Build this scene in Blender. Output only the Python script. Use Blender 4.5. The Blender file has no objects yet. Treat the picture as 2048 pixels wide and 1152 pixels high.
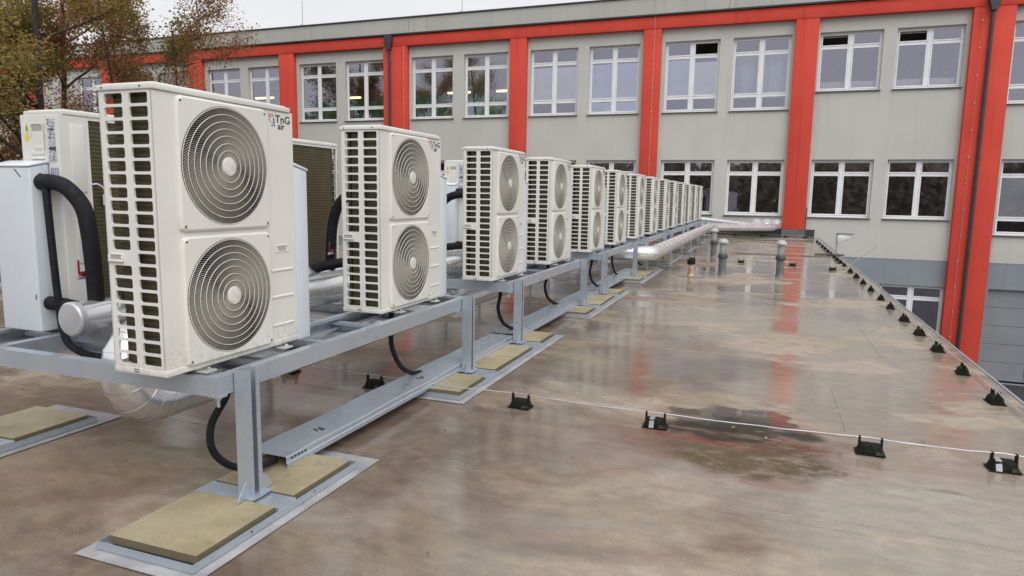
import bpy, bmesh, math, random
from mathutils import Vector, Matrix, Euler
R = math.radians
rnd = random.Random(7)
S = bpy.context.scene
COL = S.collection

# ------------------------------------------------------------------ camera
CAMZ = 1.597
YAW, PITCH, ROLL = R(20.334), R(7.761), R(0.92)
fw = Vector((-math.sin(YAW)*math.cos(PITCH), math.cos(YAW)*math.cos(PITCH), -math.sin(PITCH)))
rt = Vector((math.cos(YAW), math.sin(YAW), 0)); up = rt.cross(fw)
r2 = rt*math.cos(ROLL)+up*math.sin(ROLL); u2 = up*math.cos(ROLL)-rt*math.sin(ROLL)
cam = bpy.data.cameras.new('camera'); co = bpy.data.objects.new('camera', cam); COL.objects.link(co)
M = Matrix((( r2.x,u2.x,-fw.x,0),( r2.y,u2.y,-fw.y,0),( r2.z,u2.z,-fw.z,CAMZ),(0,0,0,1)))
co.matrix_world = M
cam.sensor_width = 36; cam.lens = 1367.25/2048*36; cam.clip_end = 1500; cam.clip_start = 0.05
S.camera = co

# ------------------------------------------------------------------ sky and light (overcast)
SUN_EL, SUN_AZ = R(50), R(140)      # azimuth from +Y towards +X
w = bpy.data.worlds.new('World'); S.world = w; w.use_nodes = True
nt = w.node_tree; bg = nt.nodes['Background']
sky = nt.nodes.new('ShaderNodeTexSky'); sky.sky_type = 'NISHITA'; sky.sun_disc = False
sky.sun_elevation = SUN_EL; sky.sun_rotation = SUN_AZ; sky.dust_density = 4; sky.air_density = 1.0
hs = nt.nodes.new('ShaderNodeHueSaturation'); hs.inputs['Saturation'].default_value = 0.05
mx = nt.nodes.new('ShaderNodeMix'); mx.data_type = 'RGBA'; mx.inputs[0].default_value = 0.9
mx.inputs[7].default_value = (7.0, 7.05, 7.25, 1)
nt.links.new(sky.outputs[0], hs.inputs['Color']); nt.links.new(hs.outputs[0], mx.inputs[6])
cn = nt.nodes.new('ShaderNodeTexNoise'); cn.inputs['Scale'].default_value = 2.2; cn.inputs['Detail'].default_value = 4
ct = nt.nodes.new('ShaderNodeTexCoord'); cm = nt.nodes.new('ShaderNodeMapping'); cm.inputs['Scale'].default_value = (1, 1, 2.5)
nt.links.new(ct.outputs['Generated'], cm.inputs[0]); nt.links.new(cm.outputs[0], cn.inputs['Vector'])
cr_ = nt.nodes.new('ShaderNodeMapRange'); cr_.inputs['From Min'].default_value = .3; cr_.inputs['From Max'].default_value = .7
cr_.inputs['To Min'].default_value = .95; cr_.inputs['To Max'].default_value = 1.04; nt.links.new(cn.outputs['Fac'], cr_.inputs['Value'])
cv = nt.nodes.new('ShaderNodeVectorMath'); cv.operation = 'SCALE'; nt.links.new(mx.outputs[2], cv.inputs[0]); nt.links.new(cr_.outputs[0], cv.inputs['Scale'])
nt.links.new(cv.outputs[0], bg.inputs[0]); bg.inputs[1].default_value = 0.10
sl = bpy.data.lights.new('sun', 'SUN'); sl.energy = 1.5; sl.angle = R(60); sl.color = (1, 0.985, 0.96)
so = bpy.data.objects.new('sun', sl); COL.objects.link(so)
sd = Vector((math.sin(SUN_AZ)*math.cos(SUN_EL), math.cos(SUN_AZ)*math.cos(SUN_EL), math.sin(SUN_EL)))
so.rotation_euler = sd.to_track_quat('Z', 'Y').to_euler()
so.location = (10, -10, 30)
S.view_settings.view_transform = 'Standard'; S.view_settings.look = 'None'
S.view_settings.exposure = 0.36; S.view_settings.gamma = 1
S.view_settings.use_curve_mapping = False
S.cycles.max_bounces = 6; S.cycles.diffuse_bounces = 3; S.cycles.glossy_bounces = 3; S.cycles.transparent_max_bounces = 6; S.cycles.transmission_bounces = 2

# ------------------------------------------------------------------ helpers
class MB:
    def __init__(s): s.v = []; s.f = []
    def add(s, vs, fs):
        o = len(s.v); s.v += [tuple(p) for p in vs]; s.f += [tuple(i+o for i in f) for f in fs]; return s
    def box(s, x0, x1, y0, y1, z0, z1):
        if x0 > x1: x0, x1 = x1, x0
        if y0 > y1: y0, y1 = y1, y0
        if z0 > z1: z0, z1 = z1, z0
        return s.add([(x0,y0,z0),(x1,y0,z0),(x1,y1,z0),(x0,y1,z0),(x0,y0,z1),(x1,y0,z1),(x1,y1,z1),(x0,y1,z1)],
              [(0,3,2,1),(4,5,6,7),(0,1,5,4),(1,2,6,5),(2,3,7,6),(3,0,4,7)])
    def prism(s, poly, axis, a, b):
        # poly CCW pairs in the plane of the two remaining axes (x: yz, y: zx -> given as (x,z), z: xy)
        n = len(poly)
        def P(p, t): return {'x': (t, p[0], p[1]), 'y': (p[0], t, p[1]), 'z': (p[0], p[1], t)}[axis]
        vs = [P(p, a) for p in poly]+[P(p, b) for p in poly]
        fs = [tuple(range(n)), tuple(range(2*n-1, n-1, -1))]
        fs += [(i, i+n, (i+1) % n+n, (i+1) % n) for i in range(n)]
        return s.add(vs, fs)
    def lathe(s, prof, n=20, c=(0,0,0), axis='z', cap=True):
        vs = []; fs = []
        for r, h in prof:
            for k in range(n):
                a = 2*math.pi*k/n; u, v = r*math.cos(a), r*math.sin(a)
                p = {'z': (u, v, h), 'x': (h, u, v), 'y': (v, h, u)}[axis]
                vs.append((p[0]+c[0], p[1]+c[1], p[2]+c[2]))
        m = len(prof)
        for j in range(m-1):
            for k in range(n):
                fs.append((j*n+k, j*n+(k+1) % n, (j+1)*n+(k+1) % n, (j+1)*n+k))
        if cap:
            fs.append(tuple(reversed(range(n)))); fs.append(tuple((m-1)*n+k for k in range(n)))
        return s.add(vs, fs)
    def tube(s, pts, r, n=10, cap=True, rads=None):
        pts = [Vector(p) for p in pts]; m = len(pts); vs = []; fs = []
        t = (pts[1]-pts[0]).normalized()
        ref = Vector((0,0,1)) if abs(t.z) < .9 else Vector((1,0,0))
        u = t.cross(ref).normalized()
        for i in range(m):
            if i == 0: tt = pts[1]-pts[0]
            elif i == m-1: tt = pts[-1]-pts[-2]
            else: tt = (pts[i+1]-pts[i]).normalized()+(pts[i]-pts[i-1]).normalized()
            tt = tt.normalized() if tt.length > 1e-9 else t
            u = (u-tt*u.dot(tt)).normalized(); v = tt.cross(u)
            rr = rads[i] if rads else r
            for k in range(n):
                a = 2*math.pi*k/n; vs.append(pts[i]+u*(rr*math.cos(a))+v*(rr*math.sin(a)))
        for i in range(m-1):
            for k in range(n):
                fs.append((i*n+k, i*n+(k+1) % n, (i+1)*n+(k+1) % n, (i+1)*n+k))
        if cap:
            fs.append(tuple(reversed(range(n)))); fs.append(tuple((m-1)*n+k for k in range(n)))
        return s.add(vs, fs)
    def mesh(s, name, bevel=0, seg=1, smooth=False, angle=35):
        me = bpy.data.meshes.new(name); me.from_pydata(s.v, [], s.f)
        if bevel:
            bm = bmesh.new(); bm.from_mesh(me)
            es = [e for e in bm.edges if len(e.link_faces) == 2 and e.calc_face_angle(0) > R(35)]
            bmesh.ops.bevel(bm, geom=es, offset=bevel, segments=seg, affect='EDGES', profile=.5, clamp_overlap=True)
            bm.to_mesh(me); bm.free()
        me.validate()
        if smooth or (bevel and seg > 1):
            me.polygons.foreach_set('use_smooth', [True]*len(me.polygons))
            me.set_sharp_from_angle(angle=R(angle))
        me.update()
        return me

def smooth_path(pts, k=8):
    P = [Vector(p) for p in pts]; P = [P[0]*2-P[1]]+P+[P[-1]*2-P[-2]]; out = []
    for i in range(1, len(P)-2):
        a, b, c, d = P[i-1:i+3]
        for j in range(k):
            t = j/k
            out.append(.5*((2*b)+(c-a)*t+(2*a-5*b+4*c-d)*t*t+(3*b-a-3*c+d)*t**3))
    out.append(P[-2]); return out

def link(name, me, mat, parent=None):
    o = bpy.data.objects.new(name, me); COL.objects.link(o)
    if me is not None and mat is not None and not me.materials: me.materials.append(mat)
    if parent: o.parent = parent
    return o
def tag(o, label, cat, group=None):
    o['label'] = label; o['category'] = cat
    if group: o['group'] = group
    return o
def empty(name, loc, label, cat, group=None, rz=0):
    o = bpy.data.objects.new(name, None); COL.objects.link(o); o.location = loc; o.rotation_euler = (0,0,rz)
    o.empty_display_size = .1
    return tag(o, label, cat, group)
def struct(o): o['kind'] = 'structure'; return o
def stuff(o): o['kind'] = 'stuff'; return o
def copy_tree(o, parent=None, skip=()):
    c = o.copy(); COL.objects.link(c)
    if parent: c.parent = parent
    for ch in list(o.children):
        if ch.name.split('.')[0] in skip: continue
        copy_tree(ch, c, skip)
    return c
ORD = ['nearest', 'second', 'third', 'fourth', 'fifth', 'sixth', 'seventh', 'eighth', 'ninth', 'tenth', 'eleventh', 'twelfth',
       'thirteenth', 'fourteenth', 'fifteenth', 'sixteenth', 'seventeenth', 'eighteenth', 'nineteenth', 'twentieth',
       'twenty-first', 'twenty-second', 'twenty-third', 'twenty-fourth', 'twenty-fifth']

# ------------------------------------------------------------------ materials
def newmat(name):
    m = bpy.data.materials.new(name); m.use_nodes = True
    return m, m.node_tree, m.node_tree.nodes['Principled BSDF']
class N:
    """small node wiring helper"""
    def __init__(s, nt): s.nt = nt
    def new(s, t, **k):
        n = s.nt.nodes.new(t)
        for a, b in k.items(): setattr(n, a, b)
        return n
    def link(s, a, b): s.nt.links.new(a, b)
    def set(s, sock, v):
        if hasattr(v, 'is_output'): s.link(v, sock)
        else: sock.default_value = v
    def coords(s, scale=(1,1,1), kind='Object', loc=(0,0,0)):
        t = s.new('ShaderNodeTexCoord'); m = s.new('ShaderNodeMapping'); s.link(t.outputs[kind], m.inputs[0])
        m.inputs['Scale'].default_value = scale; m.inputs['Location'].default_value = loc; return m.outputs[0]
    def noise(s, vec, scale, detail=4, rough=.55, dist=0):
        n = s.new('ShaderNodeTexNoise'); s.link(vec, n.inputs['Vector']); n.inputs['Scale'].default_value = scale
        n.inputs['Detail'].default_value = detail; n.inputs['Roughness'].default_value = rough
        n.inputs['Distortion'].default_value = dist; return n.outputs['Fac']
    def ramp(s, fac, a, b, lo=0., hi=1.):
        m = s.new('ShaderNodeMapRange'); m.interpolation_type = 'SMOOTHSTEP'
        s.set(m.inputs['Value'], fac); m.inputs['From Min'].default_value = a; m.inputs['From Max'].default_value = b
        m.inputs['To Min'].default_value = lo; m.inputs['To Max'].default_value = hi; return m.outputs[0]
    def mix(s, fac, a, b):
        m = s.new('ShaderNodeMix', data_type='RGBA'); s.set(m.inputs[0], fac)
        for i, c in ((6, a), (7, b)):
            if hasattr(c, 'is_output'): s.link(c, m.inputs[i])
            else: m.inputs[i].default_value = (*c, 1)
        return m.outputs[2]
    def math(s, op, a, b=0., c=0., clamp=False):
        m = s.new('ShaderNodeMath', operation=op, use_clamp=clamp)
        s.set(m.inputs[0], a); s.set(m.inputs[1], b); s.set(m.inputs[2], c); return m.outputs[0]
    def bump(s, h, strength, dist=.01):
        b = s.new('ShaderNodeBump'); s.link(h, b.inputs['Height']); b.inputs['Strength'].default_value = strength
        b.inputs['Distance'].default_value = dist; return b.outputs[0]

def simple(name, col, rough=.5, metal=0., var=.08, scale=6., bump=0., bscale=80., col2=None, fine=0., coat=0., streak=None, kind='Object', spec=.5):
    m, t, p = newmat(name); n = N(t); p.inputs['Specular IOR Level'].default_value = spec
    vec = n.coords(streak or (1,1,1), kind)
    f = n.ramp(n.noise(vec, scale, 5), .3, .7)
    c2 = col2 or tuple(max(0, c*(1-2.2*var)) for c in col)
    c = n.mix(f, c2, tuple(min(1, c*(1+var*.6)) for c in col))
    if fine:
        g = n.ramp(n.noise(vec, scale*14, 3), .35, .75, 1-fine, 1.)
        mm = n.new('ShaderNodeMix', data_type='RGBA', blend_type='MULTIPLY'); mm.inputs[0].default_value = 1
        n.link(c, mm.inputs[6]); n.link(g, mm.inputs[7]); c = mm.outputs[2]
    n.link(c, p.inputs['Base Color'])
    n.link(n.ramp(n.noise(vec, scale*2.3, 4), .3, .7, max(.03, rough*.8), min(1, rough*1.2)), p.inputs['Roughness'])
    p.inputs['Metallic'].default_value = metal
    if coat: p.inputs['Coat Weight'].default_value = coat; p.inputs['Coat Roughness'].default_value = .12
    if bump: n.link(n.bump(n.noise(n.coords(kind=kind), bscale, 4), bump, .004), p.inputs['Normal'])
    return m

MT = {}
def mk_cream(name, col):
    m, t, p = newmat(name); n = N(t); v0 = n.coords()
    oi = n.new('ShaderNodeObjectInfo'); ad = n.new('ShaderNodeVectorMath', operation='MULTIPLY_ADD')
    n.link(oi.outputs['Location'], ad.inputs[0]); ad.inputs[1].default_value = (3.7, 5.3, 0); n.link(v0, ad.inputs[2]); v = ad.outputs[0]
    c = n.mix(n.ramp(n.noise(v, 2.2, 4), .3, .7), tuple(x*.94 for x in col), tuple(x*1.02 for x in col))
    mp = n.new('ShaderNodeMapping'); n.link(v, mp.inputs[0]); mp.inputs['Scale'].default_value = (22, 22, 1.3)
    st = n.ramp(n.noise(mp.outputs[0], 1.3, 5, .6), .54, .80, 0, .30)
    c = n.mix(st, c, tuple(x*y for x, y in zip(col, (.76, .74, .70))))
    sep = n.new('ShaderNodeSeparateXYZ'); n.link(v0, sep.inputs[0])
    spl = n.math('MULTIPLY', n.ramp(sep.outputs[2], .22, .0), n.ramp(n.noise(v, 38, 4, .6), .42, .68))
    c = n.mix(n.math('MULTIPLY', spl, .35), c, (.36, .32, .26))
    n.link(c, p.inputs['Base Color']); n.link(n.ramp(n.noise(v, 9, 4), .3, .7, .28, .46), p.inputs['Roughness'])
    n.link(n.bump(n.noise(v0, 3.0, 2), .05, .02), p.inputs['Normal'])
    return m
MT['cream'] = mk_cream('cream_enamel', (.74, .73, .68))
MT['cream_end'] = mk_cream('cream_enamel_end', (.74, .74, .705))
MT['grille'] = simple('cream_grille', (.45, .42, .365), .5, var=.04, scale=5)
MT['screw'] = simple('dark_screw', (.08, .08, .075), .5)
MT['recess'] = simple('recess_grey', (.42, .41, .38), .5)
MT['fan'] = simple('fan_blade_dark', (.035, .04, .07), .45)
MT['box'] = simple('box_blue_white', (.66, .71, .76), .33, var=.025, scale=1.7, fine=.02)
MT['boxlid'] = simple('box_lid_white', (.74, .77, .80), .33, var=.025, scale=1.7)
MT['rubber'] = simple('black_foam_insulation', (.011, .011, .016), .7, var=.2, scale=9, bump=.3, bscale=160, spec=.3)
MT['black'] = simple('black_plastic', (.007, .007, .007), .7, var=.25, scale=14, col2=(.011, .012, .006), spec=.2)
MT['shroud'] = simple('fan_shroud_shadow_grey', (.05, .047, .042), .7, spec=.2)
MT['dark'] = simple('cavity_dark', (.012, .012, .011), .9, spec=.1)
MT['tube_silver'] = None
MT['white_pvc'] = simple('white_pvc_frame', (.84, .85, .87), .35, var=.03, scale=2)
MT['sill'] = simple('sill_dark_sheet', (.10, .10, .115), .4, var=.08)
MT['anthracite'] = simple('anthracite_sheet', (.045, .047, .055), .4, var=.1)
MT['coping'] = simple('coping_sheet', (.16, .165, .175), .35, metal=.3, var=.08)
MT['red_valve'] = simple('red_valve_handle', (.22, .02, .022), .4)
MT['yellow'] = simple('yellow_sticker', (.75, .62, .05), .4, var=.02)
MT['paper'] = simple('sticker_paper', (.72, .75, .80), .45, var=.03, scale=30)
MT['ink'] = simple('black_ink', (.02, .02, .025), .5)
MT['logo_red'] = simple('logo_red', (.55, .06, .06), .4)
MT['logo_blue'] = simple('logo_blue', (.06, .14, .36), .4)
MT['vent_grey'] = simple('vent_pipe_grey', (.34, .345, .34), .5, var=.18, scale=9, fine=.12)
MT['vent_dark'] = simple('vent_pipe_base_grey', (.17, .175, .18), .45, var=.18, scale=9, fine=.12)
MT['vent_cap'] = simple('vent_cap_pale', (.55, .56, .53), .5, var=.15, scale=18, fine=.15)
MT['rust_pipe'] = simple('stained_pipe', (.52, .43, .33), .55, var=.3, scale=10, col2=(.28, .15, .07))
MT['flange'] = simple('pipe_flange_sheet', (.40, .27, .18), .3, var=.2, scale=8, coat=.6)
MT['interior'] = simple('room_paint', (.55, .52, .47), .8, var=.06)
MT['blind_or_reflection'] = simple('window_blind_paper', (.74, .81, .92), .8, var=.04, scale=1.2)
MT['pale_blind_or_reflection'] = simple('window_blind_or_reflection_white', (.86, .89, .88), .8, var=.04, scale=1.2)
MT['green'] = simple('green_sheet', (.03, .34, .17), .5, var=.3, scale=3, col2=(.015, .15, .08))
MT['wire'] = simple('aluminium_wire', (.58, .58, .60), .45, metal=.5, var=.1, scale=4)
MT['mat'] = simple('protection_fleece', (.43, .43, .44), .35, var=.12, scale=5, fine=.12, coat=.3)
MT['plank'] = simple('old_base_plank', (.10, .085, .065), .6, var=.2)
MT['lampwhite'] = simple('lamp_white', (.75, .76, .78), .35)
MT['grey_door'] = simple('garage_panel_grey', (.25, .265, .285), .45, var=.04, scale=1.2)
MT['concrete_edge'] = None

def mk_galv():
    m, t, p = newmat('galvanised_steel'); n = N(t)
    vec = n.coords((1,1,1))
    v = n.new('ShaderNodeTexVoronoi'); n.link(vec, v.inputs['Vector']); v.inputs['Scale'].default_value = 130
    sp = n.ramp(v.outputs['Color'], .0, 1.)
    big = n.ramp(n.noise(vec, 3.5, 5), .32, .7)
    c = n.mix(sp, (.40, .46, .53), (.48, .54, .61)); c = n.mix(n.math('MULTIPLY', big, .55), c, (.55, .58, .62))
    streak = n.ramp(n.noise(n.coords((5, 5, 2)), 2.5, 5), .5, .9)
    c = n.mix(n.math('MULTIPLY', streak, .18), c, (.34, .36, .39))
    n.link(c, p.inputs['Base Color']); p.inputs['Metallic'].default_value = .55
    n.link(n.ramp(n.noise(vec, 12, 4), .3, .7, .26, .44), p.inputs['Roughness'])
    return m
MT['galv'] = mk_galv()
def mk_silver():
    m, t, p = newmat('aluminium_jacket'); n = N(t); vec = n.coords((1,1,1))
    c = n.mix(n.ramp(n.noise(vec, 2, 3), .3, .7), (.82, .82, .83), (.88, .88, .89))
    n.link(c, p.inputs['Base Color']); p.inputs['Metallic'].default_value = .78
    n.link(n.ramp(n.noise(vec, 2.5, 3), .3, .7, .24, .30), p.inputs['Roughness'])
    n.link(n.bump(n.noise(n.coords((1, .5, 1)), 11, 4, .5), .02, .006), p.inputs['Normal'])
    return m
MT['silver'] = mk_silver()
def mk_coil():
    m, t, p = newmat('coil_fins'); n = N(t)
    wv = n.new('ShaderNodeTexWave', wave_type='BANDS', bands_direction='Z'); n.link(n.coords((1,1,1)), wv.inputs['Vector'])
    wv.inputs['Scale'].default_value = 12.5; wv.inputs['Distortion'].default_value = .6; wv.inputs['Detail Scale'].default_value = 3
    c = n.mix(n.ramp(wv.outputs['Fac'], .2, .9), (.060, .050, .025), (.095, .080, .038))
    c = n.mix(n.ramp(n.noise(n.coords((1, 1, .25)), 5, 4), .45, .75), c, (.12, .10, .048))
    n.link(c, p.inputs['Base Color']); p.inputs['Roughness'].default_value = .5; p.inputs['Metallic'].default_value = .25
    n.link(n.bump(wv.outputs['Fac'], .35, .004), p.inputs['Normal'])
    return m
MT['coil'] = mk_coil()
def mk_slab():
    m, t, p = newmat('beige_concrete_slab'); n = N(t); vec = n.coords((1,1,1), loc=(0,0,0))
    oi = n.new('ShaderNodeObjectInfo'); ad = n.new('ShaderNodeVectorMath', operation='ADD')
    n.link(vec, ad.inputs[0]); n.link(oi.outputs['Location'], ad.inputs[1]); vec = ad.outputs[0]
    c = n.mix(n.ramp(n.noise(vec, 3.5, 5), .3, .72), (.31, .26, .155), (.45, .39, .255))
    c = n.mix(n.ramp(n.noise(vec, 1.7, 4), .5, .75), c, (.39, .34, .225))
    c = n.mix(n.ramp(n.noise(vec, 140, 4, .7), .50, .68, 0, .6), c, (.22, .185, .11))
    c = n.mix(n.ramp(n.noise(vec, 9, 6, .65), .56, .70, 0, .6), c, (.24, .205, .125))
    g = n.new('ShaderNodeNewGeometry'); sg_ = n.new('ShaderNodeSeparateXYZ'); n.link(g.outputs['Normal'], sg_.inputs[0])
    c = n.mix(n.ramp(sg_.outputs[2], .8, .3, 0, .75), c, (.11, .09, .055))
    n.link(c, p.inputs['Base Color'])
    n.link(n.ramp(n.noise(vec, 4, 4), .35, .7, .42, .8), p.inputs['Roughness'])
    n.link(n.bump(n.noise(vec, 150, 5, .7), .8, .006), p.inputs['Normal'])
    return m
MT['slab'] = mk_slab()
def mk_render(name, a, b, grime=.5):
    m, t, p = newmat(name); n = N(t); vec = n.coords((1,1,1))
    c = n.mix(n.ramp(n.noise(vec, .6, 5), .3, .7), a, b)
    c = n.mix(n.ramp(n.noise(vec, 60, 3), .35, .7, 0, .22), c, tuple(x*.78 for x in a))
    st = n.ramp(n.noise(n.coords((3.2, 3.2, .16)), 1.6, 5), .50, .80, 0, grime*.8)
    c = n.mix(st, c, tuple(x*.7 for x in a))
    n.link(c, p.inputs['Base Color']); p.inputs['Roughness'].default_value = .85
    n.link(n.bump(n.noise(vec, 160, 3), .25, .004), p.inputs['Normal'])
    return m
MT['wall'] = mk_render('grey_render', (.52, .515, .48), (.56, .555, .52), .3)
MT['parapet'] = mk_render('parapet_render', (.43, .43, .40), (.47, .47, .44), .6)
MT['red'] = mk_render('red_render', (.60, .058, .036), (.67, .072, .044), .7)
MT['plinth'] = mk_render('blue_grey_render', (.23, .26, .29), (.26, .29, .32))
def mk_glass():
    m = bpy.data.materials.new('window_glass'); m.use_nodes = True; t = m.node_tree; n = N(t)
    t.nodes.remove(t.nodes['Principled BSDF']); out = t.nodes['Material Output']
    tr = n.new('ShaderNodeBsdfTransparent'); tr.inputs[0].default_value = (.97, .97, .98, 1)
    gl = n.new('ShaderNodeBsdfGlossy'); gl.inputs[0].default_value = (.83, .83, .98, 1); gl.inputs['Roughness'].default_value = .015
    fr = n.new('ShaderNodeFresnel'); fr.inputs[0].default_value = 1.5
    f = n.math('ADD', n.math('MULTIPLY', fr.outputs[0], 1.1), .26, clamp=True)
    n.link(n.bump(n.noise(n.coords((1,1,1)), .7, 1), .03, .05), gl.inputs['Normal'])
    ms = n.new('ShaderNodeMixShader'); n.link(f, ms.inputs[0]); n.link(tr.outputs[0], ms.inputs[1]); n.link(gl.outputs[0], ms.inputs[2])
    n.link(ms.outputs[0], out.inputs['Surface']); return m
MT['glass'] = mk_glass()
def mk_emit(name, col, s):
    m, t, p = newmat(name); p.inputs['Base Color'].default_value = (*col, 1)
    p.inputs['Emission Color'].default_value = (*col, 1); p.inputs['Emission Strength'].default_value = s; return m
MT['lamp'] = mk_emit('lit_tube', (1, .88, .38), 2.2)

def mk_roof():
    m, t, p = newmat('wet_roof_membrane'); n = N(t)
    W = n.coords((1,1,1))
    sx = n.coords((.35, 1, 1)); sx2 = n.coords((.5, 1.6, 1))
    warp = n.new('ShaderNodeVectorMath', operation='MULTIPLY_ADD')
    nz = n.new('ShaderNodeTexNoise'); n.link(W, nz.inputs['Vector']); nz.inputs['Scale'].default_value = 2.2; nz.inputs['Detail'].default_value = 9
    n.link(nz.outputs['Color'], warp.inputs[0]); warp.inputs[1].default_value = (1.0, .7, 0); n.link(W, warp.inputs[2])
    sep = n.new('ShaderNodeSeparateXYZ'); n.link(warp.outputs[0], sep.inputs[0]); X, Y = sep.outputs[0], sep.outputs[1]
    def blob(cx, cy, rx, ry, a=.75, b=1.1):
        dx = n.math('DIVIDE', n.math('SUBTRACT', X, cx+.5), rx); dy = n.math('DIVIDE', n.math('SUBTRACT', Y, cy+.35), ry)
        d = n.math('SQRT', n.math('ADD', n.math('MULTIPLY', dx, dx), n.math('MULTIPLY', dy, dy)))
        return n.ramp(d, a, b, 1., 0.)
    # colour: dark brown membrane, lighter greyer patches denser towards the right, beige algae film
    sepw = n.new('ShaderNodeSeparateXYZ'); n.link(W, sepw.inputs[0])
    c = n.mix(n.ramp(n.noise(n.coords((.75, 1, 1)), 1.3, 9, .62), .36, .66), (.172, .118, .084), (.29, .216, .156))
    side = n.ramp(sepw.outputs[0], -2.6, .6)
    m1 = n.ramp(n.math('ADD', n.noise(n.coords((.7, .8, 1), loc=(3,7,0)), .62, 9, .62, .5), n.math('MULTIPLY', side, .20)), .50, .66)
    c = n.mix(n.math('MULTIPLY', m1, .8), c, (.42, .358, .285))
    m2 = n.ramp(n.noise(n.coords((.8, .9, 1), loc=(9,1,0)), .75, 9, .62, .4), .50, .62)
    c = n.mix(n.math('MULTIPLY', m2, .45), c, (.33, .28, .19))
    m3 = n.ramp(n.noise(n.coords((.7, 1.2, 1), loc=(1,5,0)), 1.1, 9, .64), .56, .70)
    c = n.mix(n.math('MULTIPLY', m3, .4), c, (.22, .165, .135))
    stv = n.ramp(n.noise(n.coords((1.5, 2.6, 1)), 4.0, 8, .68), .32, .70, .84, 1.12)
    mm = n.new('ShaderNodeMix', data_type='RGBA', blend_type='MULTIPLY'); mm.inputs[0].default_value = 1; n.link(c, mm.inputs[6]); n.link(stv, mm.inputs[7]); c = mm.outputs[2]
    grain = n.ramp(n.noise(W, 130, 4, .7), .30, .72, .80, 1.15)
    mm = n.new('ShaderNodeMix', data_type='RGBA', blend_type='MULTIPLY'); mm.inputs[0].default_value = 1; n.link(c, mm.inputs[6]); n.link(grain, mm.inputs[7]); c = mm.outputs[2]
    # scuffs and chalky marks
    sc = n.math('MULTIPLY', n.ramp(n.noise(n.coords((3, 8, 1)), 3.6, 9, .75), .62, .69), n.ramp(n.noise(W, 1.1, 3), .50, .60))
    c = n.mix(n.math('MULTIPLY', sc, .7), c, (.47, .43, .39))
    sp = n.ramp(n.noise(W, 55, 3, .6), .65, .72, 0, .6)
    c = n.mix(sp, c, (.075, .055, .042))
    # stained hollow: red rim, olive moss, dark silt
    rim = blob(-.15, 4.70, .85, .75, .7, 1.12); moss = blob(.0, 4.30, .56, .36, .55, 1.1); silt = blob(-.18, 5.16, .46, .30, .80, 1.02)
    core = blob(-.13, 4.84, .60, .25, .68, 1.08); reds = blob(-.02, 4.57, .62, .14, .5, 1.1); red2 = blob(.06, 3.92, .34, .15, .5, 1.1)
    redn = n.ramp(n.noise(n.coords((.8, 2.6, 1)), 2.4, 6), .36, .56)
    c = n.mix(n.math('MULTIPLY', n.math('MULTIPLY', rim, redn), .7), c, (.17, .075, .05))
    c = n.mix(n.math('MULTIPLY', n.math('MULTIPLY', red2, redn), .6), c, (.22, .085, .05))
    c = n.mix(n.math('MULTIPLY', reds, n.ramp(n.noise(n.coords((1, 3, 1)), 7, 6, .65), .38, .54, 0., .9)), c, (.17, .032, .02))
    mn = n.ramp(n.noise(n.coords((1, 1.6, 1)), 6, 8, .7), .36, .56, .35, 1.)
    mossy = n.math('MULTIPLY', moss, mn)
    c = n.mix(n.math('MULTIPLY', mossy, .95), c, (.098, .070, .028))
    c = n.mix(n.math('MULTIPLY', silt, n.ramp(n.noise(sx2, 3, 7, .6), .3, .5, .2, .9)), c, (.085, .062, .042))
    c = n.mix(n.math('MULTIPLY', core, n.ramp(n.noise(sx2, 4, 7, .65), .34, .5, .15, 1.)), c, (.026, .019, .009))
    sp2 = n.math('MULTIPLY', n.math('MAXIMUM', moss, core), n.ramp(n.noise(W, 70, 5, .75), .52, .62))
    c = n.mix(n.math('MULTIPLY', sp2, .8), c, (.03, .024, .012))
    sp3 = n.math('MULTIPLY', moss, n.ramp(n.noise(W, 95, 4, .7), .62, .70))
    c = n.mix(n.math('MULTIPLY', sp3, .7), c, (.30, .24, .10))
    # green film along the right edge
    eg = n.math('MULTIPLY', n.ramp(sepw.outputs[0], 1.55, 1.95), n.ramp(n.noise(W, 3, 5), .4, .65))
    c = n.mix(n.math('MULTIPLY', eg, .6), c, (.15, .13, .07))
    # water film: crisp-edged, broken by drier high spots
    wn = n.noise(n.coords((.6, .9, 1), loc=(2,4,0)), .9, 9, .62, .3)
    wet = n.ramp(wn, .42, .485)
    damp = n.ramp(wn, .28, .46)
    puds = silt
    for a in ((-.25, 12.8, .62, .55), (1.08, 12.75, .55, .45), (.45, 12.2, .25, .25), (1.0, 4.12, .24, .09), (-.6, 16.0, 1.2, .5), (.7, 9.2, .9, .4), (.4, 21, 1.4, .6)):
        puds = n.math('MAXIMUM', puds, blob(*a, .86, .98))
    wet2 = n.math('MAXIMUM', wet, puds)
    dk = n.math('SUBTRACT', 1., n.math('MULTIPLY', wet2, .22))
    mm = n.new('ShaderNodeMix', data_type='RGBA', blend_type='MULTIPLY'); mm.inputs[0].default_value = 1; n.link(c, mm.inputs[6]); n.link(dk, mm.inputs[7]); c = mm.outputs[2]
    n.link(c, p.inputs['Base Color'])
    cw = n.math('ADD', n.math('MULTIPLY', wet2, .68), n.math('ADD', n.math('MULTIPLY', damp, .28), .08))
    cw = n.math('MULTIPLY', cw, n.math('SUBTRACT', 1., n.math('MULTIPLY', mossy, .85)))
    cw = n.math('MULTIPLY', cw, n.math('SUBTRACT', 1., n.math('MULTIPLY', n.math('MAXIMUM', core, reds), .6))); n.link(cw, p.inputs['Coat Weight'])
    rr = n.math('ADD', n.math('MULTIPLY', n.math('SUBTRACT', 1., wet2), .20), n.math('ADD', n.math('MULTIPLY', n.math('SUBTRACT', 1., damp), .12), .135))
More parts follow.
